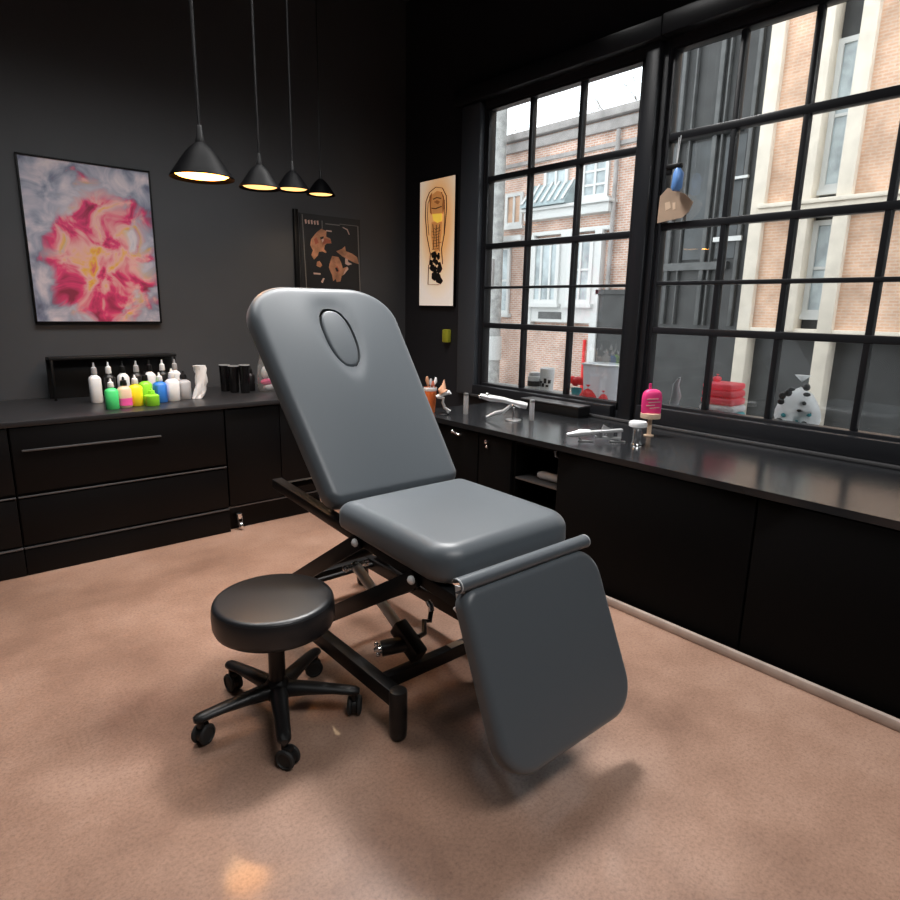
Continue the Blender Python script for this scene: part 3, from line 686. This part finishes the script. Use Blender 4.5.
# crumpled white wrap
mb = MB(); rg = []
for k in range(9):
    t = k/8; c = V((1.562+.045*t*(1.4-t*2), 4.60, ZB+.002+.235*(1-t))); rg.append([c+V(((.042+.006*math.sin(k*2.1+q))*math.cos(q*2*PI/14), (.028+.006*math.sin(k*1.3+q*2))*math.sin(q*2*PI/14), .006*math.sin(q*1.7+k) if 0 < k < 8 else 0)) for q in range(14)])
mb.rings(rg); tag(origin(mb.build('paper_wrap', M['white'], ang=25), (1.6, 4.6, ZB)), 'crumpled white paper sleeve standing at the end of the bottle row', 'paper sleeve')
for i, (x, y, h) in enumerate(((1.850, 4.88, .205), (1.880, 4.77, .205), (1.935, 4.70, .215))):
    r = thing('tumbler', ['black tumbler half hidden behind the two others', 'middle glossy black tumbler of the three', 'glossy black tumbler with pale grey side, nearest the reclining chair'][i], 'tumbler', (x, y, ZB), 0, 'dark tumblers on the back counter')
    MB().lathe([(.030, 0), (.034, .004), (.040, h), (.037, h), (.031, .01), (.001, .01)], (x, y, ZB), 28).build('cup', M['gloss'], r)
    MB().lathe([(.0405, h-.003), (.0415, h), (.0405, h+.003), (.0365, h+.003), (.0365, h-.003), (.0405, h-.003)], (x, y, ZB), 28, cap=False).build('rim', M['grey'], r)
r = thing('pouch', 'clear pouch with bright pink contents beside the reclining chair backrest', 'pouch', (2.12, 4.70, ZB))
mb = MB(); rg = []
for z, a, b in ((0, .07, .035), (.04, .085, .045), (.12, .08, .04), (.20, .065, .03), (.27, .04, .015), (.31, .015, .006)):
    rg.append([V((2.12+a*math.cos(q*PI/8)-.02*z/.3, 4.70+b*math.sin(q*PI/8), ZB+z)) for q in range(16)])
mb.rings(rg); mb.build('film', M['clear'], r)
MB().ball((2.115, 4.70, ZB+.075), .045, 1.2, .6, .6).build('pink_contents', M['magenta'], r)
MB().ball((2.13, 4.70, ZB+.035), .03, 1.6, .9, .9).ball((2.10, 4.70, ZB+.15), .03, 1, .7, 1.6).build('white_contents', M['white'], r)
bottle(2.025, 4.80, .06, .20, 'plastic', 'plastic', 'black bottle standing between the tumblers and the clear pouch', 'black and white bottles in the rear row', nm='squeeze_bottle')

# ------------------------------------------------------------------ things on the window counter
ZK = .837
rv = V((.758, -.652, 0)); dvv = V((.652, .758, 0))      # along and across the line of the tools
r = thing('clamp_tool', 'chrome jointed clamp tool on a flat plate, on the counter near its rounded end', 'tool', (3.13, 3.02, ZK))
b = V((3.16, 3.00, ZK))
MB().lathe([(.055, 0), (.058, .003), (.056, .008), (.012, .010), (.010, .02)], b, 28).build('base_plate', M['steel'], r)
MB().tube([b+V((0, 0, .01)), b+V((0, 0, .10))], .008, 12).ball(b+V((0, 0, .105)), .017).build('post', M['chrome'], r)
MB().tube([b+V((0, 0, .105))+rv*.09, b+V((0, 0, .115))+rv*.04, b+V((0, 0, .125)), b+V((0, 0, .145))-rv*.08, b+V((0, 0, .155))-rv*.17, b+V((0, 0, .17))-rv*.24], [.022, .025, .019, .020, .024, .016], 14).build('arm', M['satin'], r)
MB().tube([b+V((0, 0, .11))-rv*.02, b+V((0, 0, .065))-rv*.07, b+V((0, 0, .05))-rv*.13, b+V((0, 0, .02))-rv*.19], [.011, .014, .015, .010], 12).build('lever', M['satin'], r)
MB().ball(b+V((0, 0, .165))-rv*.235, .020, 1, 1, .8).ball(b+V((0, 0, .178))-rv*.19, .016).build('jaw', M['chrome'], r)
def vial(x, y, h, rad, label, m='clear'):
    r = thing('tube', label, 'tube', (x, y, ZK), 0, 'slim clear tubes on the window counter')
    MB().lathe([(rad*.9, 0), (rad, .003), (rad, h-.02), (rad*.9, h-.018), (.001, h-.018)], (x, y, ZK), 20).build('body', M[m], r)
    MB().lathe([(rad*1.05, h-.018), (rad*1.05, h), (rad*.6, h+.003)], (x, y, ZK), 20).build('cap', M['steel'], r)
vial(3.06, 3.39, .155, .018, 'slim clear tube standing at the rounded end of the long counter', 'milky')
vial(3.27, 2.93, .145, .018, 'slim clear tube standing just past the clamp tool', 'milky')
r = thing('tattoo_machine', 'chrome tattoo machine with fins resting on the counter beside the lidded canister', 'tool', (3.08, 2.18, ZK))
b = V((3.06, 2.19, ZK))
MB().tube([b+V((0, 0, .040))-rv*.20, b+V((0, 0, .044))-rv*.15, b+V((0, 0, .052))-rv*.12, b+V((0, 0, .056))-rv*.06], [.010, .018, .024, .018], 16).build('grip', M['satin'], r)
MB().bar(b+V((0, 0, .056))-rv*.07, b+V((0, 0, .074))+rv*.13, .034, .018, .004).bar(b+V((0, 0, .078))+rv*.11, b+V((0, 0, .022))+rv*.115, .010, .022, .002, rv).bar(b+V((0, 0, .030))-rv*.03, b+V((0, 0, .024))+rv*.12, .028, .014, .003).build('frame', M['satin'], r)
for q in (-.005, .055): MB().tube([b+V((0, 0, .034))+rv*q, b+V((0, 0, .062))+rv*(q+.004)], .021, 18).build('coil', M['steel'], r)
MB().poly([b+V((0, 0, .068))+rv*.0-dvv*.004, b+V((0, 0, .074))+rv*.07-dvv*.004, b+V((0, 0, .105))+rv*.015-dvv*.004], dvv*.008).build('fin', M['satin'], r)
MB().tube([b+V((0, 0, .046))-rv*.13, b+V((0, 0, .022))-rv*.125, b+V((0, 0, .006))-rv*.11], .006, 10).bar(b+V((0, 0, .004))-rv*.13, b+V((0, 0, .004))-rv*.04, .022, .008, .002).build('foot', M['steel'], r)
MB().tube([b+V((0, 0, .026))+rv*.11, b+V((0, 0, .008))+rv*.12], .006, 10).bar(b+V((0, 0, .004))+rv*.06, b+V((0, 0, .004))+rv*.15, .022, .008, .002).build('foot', M['steel'], r)
r = thing('canister', 'slim metal canister with a wide white lid standing beside the chrome tattoo machine', 'canister', (3.175, 2.015, ZK))
c0 = (3.175, 2.015, ZK)
MB().lathe([(.030, 0), (.034, .004), (.030, .012), (.026, .03), (.026, .10), (.03, .105)], c0, 28).build('body', M['chrome'], r)
MB().lathe([(.045, .106), (.052, .110), (.053, .128), (.048, .138), (.02, .142)], c0, 32).build('lid', M['white'], r)
r = thing('stemmed_bottle', 'hot pink rounded bottle with pale lines on a cream stem, before the window post', 'bottle', (3.47, 2.12, ZK))
c0 = V((3.47, 2.12, ZK))
mb = MB(); rg = []
for z, w, d in ((.13, .030, .02), (.135, .058, .03), (.16, .062, .034), (.245, .062, .034), (.272, .056, .032), (.288, .042, .026), (.296, .02, .012)):
    rg.append([c0+rv*(w*math.copysign(abs(math.cos(q*PI/12))**.7, math.cos(q*PI/12)))+dvv*(d*math.sin(q*PI/12))+V((0, 0, z)) for q in range(24)])
mb.rings(rg); mb.build('body', M['magenta'], r)
tx = MB()
for z, a, e in ((.235, -.042, .03), (.215, -.03, .042), (.195, -.042, .01), (.180, -.02, .04)):
    tx.bar(c0-dvv*.0345+rv*a+V((0, 0, z)), c0-dvv*.0345+rv*e+V((0, 0, z+.006)), .004, .005)
tag(tx.build('print', M['pale_ink'], r), 'pale printed lines')
MB().lathe([(.060, .115), (.062, .128), (.061, .145), (.04, .148)], c0, 30).build('collar', M['cream'], r)
MB().lathe([(.030, 0), (.032, .006), (.014, .010), (.014, .11), (.05, .116)], c0, 24).build('stem', M['cream'], r)
MB().tube([c0-rv*.015+V((0, 0, .29)), c0-rv*.018+V((0, 0, .33))], .009, 12).build('nozzle', M['magenta'], r)
# orange cup and figurine at the rounded end
r = thing('cup', 'orange cup filled with small brushes behind the reclining chair', 'cup', (2.93, 3.47, ZK))
c0 = V((2.89, 3.60, ZK)); r.location = c0
MB().lathe([(.034, 0), (.038, .006), (.049, .19), (.045, .19), (.036, .012), (.001, .012)], c0, 28).build('body', M['orange_p'], r)
MB().lathe([(.0475, .162), (.050, .166), (.0505, .186), (.0495, .19), (.045, .19), (.044, .162), (.0475, .162)], c0, 28, cap=False).build('rim_band', M['white'], r)
for i, (dx, dy, h, m_) in enumerate(((-.02, 0, .27, 'skin'), (.012, .012, .25, 'grey'), (.025, -.01, .26, 'white'), (0, -.02, .235, 'copper2'))):
    tag(MB().tube([c0+V((dx*.5, dy*.5, .02)), c0+V((dx, dy, .20)), c0+V((dx*1.5, dy*1.5, h-.03)), c0+V((dx*1.6, dy*1.6, h))], [.005, .006, .014, .007], 10).build('brush', M[m_], r), {'skin': 'peach', 'grey': 'grey', 'white': 'white', 'copper2': 'rust'}[m_] + ' brush')
r = thing('desk_stand', 'curved white and chrome stand with a copper cone beside the orange cup', 'stand', (2.96, 3.36, ZK))
c0 = V((2.91, 3.47, ZK)); r.location = c0
MB().lathe([(.04, 0), (.042, .005), (.036, .010), (.010, .014), (.006, .02)], c0, 24).build('base', M['frame'], r)
MB().tube([c0+V((0, 0, .015))+rv*.03, c0+V((0, 0, .025))+rv*.045, c0+V((0, 0, .05))+rv*.01, c0+V((0, 0, .09))-rv*.005, c0+V((0, 0, .12)), c0+V((0, 0, .13))-rv*.04], [.012, .014, .012, .010, .012, .015], 12).build('bracket', M['satin'], r)
MB().tube([c0+V((0, 0, .128))-rv*.05, c0+V((0, 0, .15))-rv*.01, c0+V((0, 0, .165))+rv*.04, c0+V((0, 0, .15))+rv*.05], [.012, .016, .016, .010], 12).build('dish', M['white'], r)
MB().tube([c0+V((0, 0, .165)), c0+V((0, 0, .185))-rv*.012, c0+V((0, 0, .215))-rv*.0, c0+V((0, 0, .255))+rv*.004], [.034, .030, .014, .004], 14).build('cone', M['skin'], r)
o = MB().box((2.88, 3.14, ZK), (2.88, 3.14, ZK)); o.bm.free()
# black tray with grey-blue lid against the sill
r = thing('tray', 'low black tray with a grey rim standing against the window sill', 'tray', (3.66, 3.0, ZK))
MB().box((3.60, 2.78, ZK), (3.735, 3.34, ZK+.075), .006).build('body', M['plastic'], r)
MB().box((3.595, 2.775, ZK+.076), (3.736, 3.345, ZK+.086), .003).build('rim', M['edge'], r)

# ------------------------------------------------------------------ window display (on the ledge behind the glass)
ZL = .902; XD = 4.10
def soft(mb, c, w, d, h, seed, am=.15, n=18, m=9):
    rnd = random.Random(seed); rg = []
    ph = [rnd.uniform(0, 6) for _ in range(6)]
    for k in range(m+1):
        t = k/m; rad = (math.sin(min(1, t*1.15+.12)*PI)**.45) if 0 < t < 1 else .35
        rg.append([V(c)+V((d/2*rad*math.cos(q*2*PI/n)*(1+am*math.sin(3*q*2*PI/n+ph[0]+t*4)), w/2*rad*math.sin(q*2*PI/n)*(1+am*math.sin(2*q*2*PI/n+ph[1]+t*5)), h*t+(am*.15*h*math.sin(q+ph[2]) if 0 < t < 1 else 0))) for q in range(n)])
    mb.rings(rg); return mb
r = thing('mug', 'white mug with black drawn marks on the ledge behind the window', 'mug', (XD, 3.50, ZL), 0)
MB().lathe([(.05, 0), (.055, .004), (.062, .21), (.056, .215), (.05, .20), (.001, .19)], (XD, 3.52, ZL), 28).build('body', M['white'], r)
q = MB()
for k in range(8):
    a = PI+(-1.1+k*.31); q.box((-.003, -.012, 0), (.003, .012, .018+.012*(k % 3)), 0, 2, Matrix.Translation((XD+.0585*math.cos(a), 3.52+.0585*math.sin(a), ZL+.06+.03*(k % 2))) @ Matrix.Rotation(a, 4, 'Z'))
q.build('mark', M['ink'], r)
r = thing('jar', 'shorter white jar with black band next to the marked mug behind the window', 'jar', (XD, 3.66, ZL))
MB().lathe([(.055, 0), (.06, .004), (.06, .13), (.05, .14)], (XD, 3.66, ZL), 28).build('body', M['white'], r)
MB().lathe([(.0605, .05), (.0612, .055), (.0612, .09), (.0605, .095)], (XD, 3.66, ZL), 28).build('band', M['ink'], r)
MB().lathe([(.05, .14), (.052, .145), (.045, .165)], (XD, 3.66, ZL), 28).build('lid', M['grey'], r)
r = thing('flower_pot', 'red and yellow paper flower in a teal pot behind the window', 'flower pot', (XD, 3.20, ZL))
MB().lathe([(.03, 0), (.035, .004), (.045, .08), (.04, .08), (.03, .01)], (XD, 3.20, ZL), 24).build('pot', M['teal2'], r)
mb = MB(); rn = random.Random(4)
for k in range(9):
    a = k*2.4; q = .045*math.sqrt(k/8); mb.ball((XD+q*math.cos(a)*.8, 3.20+q*1.1*math.sin(a), ZL+.135+.02*rn.random()-.25*q), .034, .9, 1, .95, 12)
mb.build('red_petals', M['thin_red'], r)
mb = MB()
for k in range(4): mb.ball((XD-.03-.008*k, 3.265+.012*math.sin(k*2), ZL+.075+.018*k), .022, 1, 1, .8, 10)
mb.build('yellow_petals', M['thin_yellow'], r)
r = thing('plastic_tub', 'translucent white plastic tub holding red packets behind the window', 'tub', (XD, 2.96, ZL))
mb = MB()
def rr(w, d, z, x=XD, y=2.935): return [V((x+d/2*math.copysign(abs(math.cos(q*PI/14))**.5, math.cos(q*PI/14)), y+w/2*math.copysign(abs(math.sin(q*PI/14))**.5, math.sin(q*PI/14)), ZL+z)) for q in range(28)]
mb.rings([rr(.26, .20, 0), rr(.28, .22, .01), rr(.31, .25, .29), rr(.30, .24, .29), rr(.27, .21, .015)], True, True); mb.build('tub', M['milky'], r)
mb = MB(); mb.rings([rr(.325, .265, .283), rr(.33, .27, .287), rr(.33, .27, .296), rr(.30, .24, .297), rr(.30, .24, .283)], True, False); mb.build('rim', M['white'], r)
for i, (y, z, w, h) in enumerate(((2.965, 0, .14, .14), (2.82, .02, .09, .11))):
    o = soft(MB(), (XD-.16, y, ZL), w, .07, h, 11+i, .2).build('packet', M['thin_red']); tag(origin(o, (XD-.16, y, ZL)), ['larger', 'smaller'][i]+' coral red packet leaning in front of the translucent tub', 'packet', 'red packets by the tub')
r = thing('towel_stack', 'stack of pink folded cloths over a white and a teal one, behind the window', 'cloth stack', (XD, 1.99, ZL))
z = ZL
for i, (m_, h, w) in enumerate((('teal2', .06, .23), ('white', .045, .23), ('coral', .05, .21), ('coral', .05, .20), ('coral', .045, .19))):
    MB().box((XD-.10, 1.97-w/2, z), (XD+.10, 1.97+w/2+.004*i, z+h-.002), .018, 4).build('cloth', M['thin_'+m_ if m_ in ('coral', 'white') else m_], r); r.children[-1]['label'] = {'teal2': 'teal', 'white': 'white', 'coral': 'pink'}[m_]+' folded cloth'; z += h
soft(MB(), (XD, 2.03, z-.002), .06, .05, .05, 8).build('knot', M['thin_coral'], r)
tag(origin(MB().box((XD-.04, 1.885, ZL), (XD+.05, 1.93, ZL+.30), .01, 3).build('bottle', M['plastic']), (XD, 1.9, ZL)), 'tall black bottle standing beside the stack of folded cloths', 'bottle') if False else None
r = thing('bag', 'white bag with black and blue blotches standing on the ledge behind the window', 'bag', (XD, 1.50, ZL))
soft(MB(), (XD, 1.50, ZL), .26, .16, .34, 21, .10).build('sack', M['thin_white'], r)
q = MB()
rn = random.Random(5)
for k in range(12):
    q.ball((XD-.055-.015*rn.random(), 1.50+rn.uniform(-.09, .09), ZL+rn.uniform(.05, .28)), .022, .5, 1, rn.uniform(.5, 1.1), 10)
q.build('blotch', M['ink'], r)
q = MB()
for k in range(5): q.ball((XD-.06, 1.50+rn.uniform(-.08, .08), ZL+rn.uniform(.04, .15)), .02, .5, 1.1, .8, 10)
q.build('blue_blotch', M['teal2'], r)
r = thing('ornament', 'pale twisted figurine standing on the ledge behind the window beside the post', 'figurine', (XD, 2.33, ZL))
MB().tube([(XD, 2.33, ZL), (XD, 2.33, ZL+.04), (XD, 2.315, ZL+.12), (XD, 2.325, ZL+.2), (XD, 2.30, ZL+.25)], [.045, .03, .034, .022, .006], 14).build('body', M['grey'], r)
MB().lathe([(.05, 0), (.052, .01), (.03, .018)], (XD, 2.33, ZL), 20).build('base', M['white'], r)
# kraft paper sheet and blue ribbon hung in the window
r = thing('kraft_paper', 'torn kraft paper sign hanging high inside the window by a string', 'sign', (XW-.01, 2.28, 2.18))
mb = MB(); xk = XW-.012
mb.poly([(xk, 2.41, 2.33), (xk, 2.36, 2.375), (xk, 2.285, 2.345), (xk, 2.235, 2.325), (xk, 2.175, 2.27), (xk, 2.20, 2.215), (xk, 2.24, 2.185), (xk, 2.33, 2.175), (xk, 2.415, 2.165)], (-.006, 0, 0)); mb.build('sheet', M['kraft'], r)
mb = MB()
mb.poly([(xk-.0065, 2.37, 2.285), (xk-.0065, 2.335, 2.29), (xk-.0065, 2.325, 2.25), (xk-.0065, 2.36, 2.235)], (-.001, 0, 0)); mb.poly([(xk-.0065, 2.315, 2.28), (xk-.0065, 2.295, 2.282), (xk-.0065, 2.29, 2.24), (xk-.0065, 2.31, 2.235)], (-.001, 0, 0))
mb.build('faded_mark', M['cream'], r)
MB().tube([(xk, 2.315, 2.35), (xk, 2.315, 2.665)], .003, 8).build('string', M['white'], r)
r = thing('ribbon', 'blue glossy ribbon roll hanging with a black clip above the kraft paper', 'ribbon', (XW-.03, 2.27, 2.34))
xk = XW-.068
MB().tube([(xk, 2.27, 2.34), (xk, 2.268, 2.36), (xk, 2.262, 2.44), (xk, 2.27, 2.47)], [.022, .034, .032, .018], 16).build('roll', M['sky'], r)
MB().box((xk-.02, 2.245, 2.472), (xk+.02, 2.345, 2.50), .006).box((xk-.012, 2.31, 2.44), (xk+.012, 2.345, 2.475), .004).build('clip', M['plastic'], r)
MB().tube([(xk, 2.28, 2.50), (xk+.02, 2.28, 2.665)], .003, 8).build('string', M['white'], r)

# ------------------------------------------------------------------ the street outside
struct('street', MB().box((3.95, -12, -.35), (9.2, 30, -.15)), M['asph'], 'grey asphalt street outside the windows')
struct('pavement', MB().box((9.2, -12, -.35), (30, 30, -.02)), M['pave'], 'pale pavement across the street')
bd = thing('brick_building', 'orange brick building with white windows across the street', 'building', (13, 10, -.02))
XF = 10.0; y0, y1 = 6.62, 15.0
MB().box((XF, y0, -.02), (16, y1, 4.95)).build('wall', M['brick'], bd)
MB().box((XF-.16, y0, 4.93), (16, y1, 5.06), .01).box((XF-.08, y0, 4.72), (XF, y1, 4.90), .02).box((XF-.05, y0, 4.45), (XF, y1, 4.52)).build('cornice', M['coping'], bd)
rf = MB(); rf.rings([[V((XF+.1, y, 5.06)), V((15.9, y, 5.06)), V((15.9, y, 5.75)), V((XF+3.2, y, 5.75))] for y in (y0, y1)]); rf.build('roof', M['coping'], bd)
def fwin(ya, yb, za, zb, par, x=XF, nx=2, nz=2, m='bglass', fw_=.07, nm='window'):
    f = MB()
    f.box((x-.05, ya, za+fw_), (x, ya+fw_, zb-fw_)); f.box((x-.05, yb-fw_, za+fw_), (x, yb, zb-fw_)); f.box((x-.05, ya, za), (x, yb, za+fw_)); f.box((x-.05, ya, zb-fw_), (x, yb, zb))
    for i in range(1, nx): yy = ya+(yb-ya)*i/nx; f.box((x-.042, yy-.025, za+fw_), (x, yy+.025, zb-fw_))
    for i in range(1, nz): zz = za+(zb-za)*i/nz; f.box((x-.038, ya+fw_, zz-.02), (x, yb-fw_, zz+.02))
    f.box((x-.10, ya-.06, za-.07), (x, yb+.06, za))
    o = f.build(nm, M['white_paint'], par)
    MB().box((x-.015, ya+.01, za+.01), (x-.008, yb-.01, zb-.01)).build('pane', M[m], o)
fwin(7.36, 7.96, 3.62, 4.34, bd, nx=2, nz=3); fwin(8.30, 8.90, 3.62, 4.30, bd, m='bglass'); fwin(9.45, 9.95, 3.30, 3.95, bd, m='orange', nx=2, nz=1); fwin(10.7, 11.3, 3.4, 4.2, bd)
fwin(12.3, 12.9, 3.4, 4.2, bd)
# fascia, awning and bay shopfront
MB().box((XF-.20, 7.2, 3.34), (XF, 9.25, 3.50), .01).box((XF-.10, 7.2, 3.04), (XF, 9.1, 3.12), .01).box((XF-.26, 7.15, 3.50), (XF, 9.3, 3.56), .01).box((XF-.22, 9.3, 2.98), (XF, 10.6, 3.08)).build('fascia', M['white_paint'], bd)
aw = MB(); aw.rings([[V((XF, y, 4.02)), V((XF-.32, y, 3.62)), V((XF-.32, y, 3.57)), V((XF, y, 3.57))] for y in (8.12, 9.25)]); aw.build('awning', M['teal'], bd)
sb = MB()
for i in range(7): y = 8.17+i*.17; sb.bar((XF-.02, y, 4.03), (XF-.34, y, 3.635), .05, .02)
sb.build('awning_stripe', M['white_paint'], bd)
fwin(8.30, 9.00, 1.72, 2.98, bd, XF-.12, 3, 1, 'bglass', .08, 'shop_window'); fwin(7.50, 8.08, 1.72, 2.98, bd, XF-.12, 2, 2, 'bglass', .08, 'shop_window')
MB().box((XF-.12, 7.42, 1.36), (XF, 9.02, 1.72)).box((XF-.12, 8.06, 1.72), (XF, 8.32, 3.06)).box((XF-.14, 9.0, 1.3), (XF, 9.10, 3.06)).box((XF-.14, 7.34, 0), (XF, 7.5, 3.06)).build('shopfront_panel', M['white_paint'], bd)
MB().box((XF-.13, 8.2, 1.42), (XF-.121, 8.8, 1.56)).build('sign_plate', M['gmid'], bd)
fwin(9.75, 10.5, 1.5, 2.9, bd, nx=2, nz=2); fwin(11.2, 12.0, 1.5, 2.9, bd, nx=2, nz=2)
MB().box((XF-.10, 6.66, -.02), (XF, 7.34, 1.90)).box((XF-.14, 6.63, 1.90), (XF, 7.40, 1.98)).build('shutter', M['gfac'], bd)
MB().tube([(XF-.08, 7.62, -.02), (XF-.08, 7.62, 1.05)], .035, 10).build('red_downpipe', M['red'], bd)
MB().tube([(XF-.08, 7.18, 1.98), (XF-.08, 7.18, 4.7)], .04, 10).build('downpipe', M['coping'], bd)
# charcoal shopfront with cream pilasters
gb = thing('charcoal_building', 'charcoal shopfront building with cream pilasters and orange brick piers across the street', 'building', (13, 3, -.02))
MB().box((XF+.05, -8, -.02), (16, 6.52, 8.5)).build('wall', M['gfac'], gb)
for y, hw in ((6.42, .03), (6.30, .012), (6.05, .03), (5.84, .012), (5.42, .035), (5.30, .012), (4.86, .03)): MB().box((XF-.03, y-hw, 1.4), (XF+.05, y+hw, 8), .004).build('mullion', M['gmid'], gb)
MB().box((XF-.06, 5.0, 4.30), (XF+.05, 6.52, 4.42)).box((XF-.05, 5.0, 2.28), (XF+.05, 6.52, 2.40)).build('transom', M['gmid'], gb)
for y in (4.92, 5.48, 6.1): MB().box((XF+.02, y, 2.45), (XF+.049, y+.32, 4.25)).build('shop_glass', M['dglass'], gb)
for i, y in enumerate((4.54, 3.40, 1.1, -1.3)):
    MB().box((XF-.22, y-.10, -.02), (XF+.06, y+.09, 8.4), .01).build('pilaster', M['stone'], gb)
for a, b in ((3.90, 4.44), (1.2, 3.30)): MB().box((XF-.12, a, 1.36), (XF+.06, b, 8.4)).build('brick_pier', M['orange'], gb)
MB().box((XF-.24, 3.80, 1.36), (XF+.06, 3.92, 8.4), .01).build('pilaster', M['stone'], gb)
MB().box((XF-.26, 1.0, 2.98), (XF+.06, 4.50, 3.10), .01).box((XF-.30, 1.0, 3.10), (XF+.06, 4.50, 3.16), .01).box((XF-.2, 1.0, 1.28), (XF+.06, 4.60, 1.40), .01).build('string_course', M['stone'], gb)
fwin(3.50, 3.80, 1.6, 2.9, gb, XF+.04, 1, 2); fwin(3.50, 3.80, 3.3, 5.2, gb, XF+.04, 1, 2)
MB().box((XF-.06, 4.80, 2.70), (XF-.02, 5.25, 2.77)).box((XF-.07, 4.80, 3.60), (XF-.02, 5.1, 3.64)).build('sign_strip', M['white_paint'], gb)
# utility pole
po = thing('utility_pole', 'weathered grey utility pole standing on the pavement across the street', 'pole', (9.5, 9.7, -.02))
MB().lathe([(.17, 0), (.16, 1), (.13, 8.2), (.12, 8.25)], (9.5, 9.72, -.02), 20).build('shaft', M['pole'], po)
MB().box((9.32, 9.62, 2.0), (9.40, 9.86, 2.6), .01).build('junction_box', M['coping'], po)
MB().lathe([(.19, .55), (.19, 1.05)], (9.5, 9.72, -.02), 20).build('pale_sleeve', M['white_paint'], po)
for i, (z, y2, z2) in enumerate(((7.6, -8, 6.9), (7.2, -8, 6.3))):
    pts = [(9.5, 9.72+(y2-9.72)*t, z+(z2-z)*t-1.1*4*t*(1-t)) for t in [k/20 for k in range(21)]]
    o = MB().tube(pts, .014, 8).build('overhead_wire', M['cord'], po)
# bare tree behind the roof
def tree(name, label, x, y, h, seed):
    r = thing(name, label, 'tree', (x, y, -.02), 0, 'bare trees behind the brick building')
    rn = random.Random(seed); tw = MB()
    MB().tube([(x, y, -.02), (x+.05, y+.05, h*.4), (x, y+.1, h*.72)], [.16, .12, .06], 10).build('trunk', M['bark'], r)
    def br(p, d, l, rad, k):
        q = p+d*l; tw.tube([p, p+d*l*.5+V((0, 0, l*.05)), q], [rad, rad*.8, rad*.6], 5)
        if k:
            for _ in range(3):
                e = (d+V((rn.uniform(-.8, .8), rn.uniform(-.8, .8), rn.uniform(-.3, .5)))).normalized(); br(q, e, l*rn.uniform(.55, .8), rad*.55, k-1)
    for i in range(6):
        a = i*1.05; br(V((x, y+.08, h*(.5+.04*i))), V((math.cos(a)*.7, math.sin(a)*.7, .7)).normalized(), h*.13, .04, 3)
    tw.build('branches', M['bark'], r)
tree('bare_tree', 'bare tree rising behind the brick building roof near its charcoal neighbour', 17.5, 12.2, 9.0, 2)
tree('bare_tree', 'bare tree rising behind the brick building roof near the utility pole', 18.5, 20.5, 9.6, 9)

# ------------------------------------------------------------------ light
w = bpy.data.worlds.new('sky'); sc.world = w; w.use_nodes = True
t = w.node_tree; bg = t.nodes['Background']
tc = t.nodes.new('ShaderNodeTexCoord'); n = t.nodes.new('ShaderNodeTexNoise'); n.inputs['Scale'].default_value = 3; n.inputs['Detail'].default_value = 5
t.links.new(tc.outputs['Generated'], n.inputs['Vector'])
rp = ramp(t, [(.3, (.86, .90, .95)), (.7, (1, 1, 1))]); t.links.new(n.outputs['Fac'], rp.inputs['Fac']); t.links.new(rp.outputs['Color'], bg.inputs['Color'])
bg.inputs['Strength'].default_value = 3.0
def area(name, loc, tgt, sx, sy, e, col=(1, 1, 1)):
    l = bpy.data.lights.new(name, 'AREA'); l.shape = 'RECTANGLE'; l.size = sx; l.size_y = sy; l.energy = e; l.color = col
    o = bpy.data.objects.new(name, l); COL.objects.link(o); o.location = loc
    o.rotation_euler = (V(tgt)-V(loc)).to_track_quat('-Z', 'Y').to_euler(); return o
a = area('unseen_overhead_light', (1.3, -.5, 4.25), (1.5, .4, 0), 2.2, 1.2, 100, (1, .985, .97)); a.data.spread = math.radians(140)  # added fill, unseen above and behind the camera, for the chair front
a = area('unseen_overhead_light', (1.3, 3.5, 4.25), (1.3, 3.5, 0), 2.6, .8, 58, (1, .985, .97)); a.data.spread = math.radians(105)  # added overhead, out of view, to brighten the back wall and painting
a = area('unseen_overhead_light', (2.75, 3.1, 4.25), (1.5, 1.6, 0), .6, .6, 104, (1, .985, .97)); a.data.spread = math.radians(110)

vs = sc.view_settings
sc.display_settings.display_device = 'sRGB'
vs.view_transform = 'Standard'; vs.look = 'None'; vs.gamma = 1.0; vs.exposure = 0.0; vs.use_curve_mapping = False
try: sc.cycles.use_denoising = True
except Exception: pass
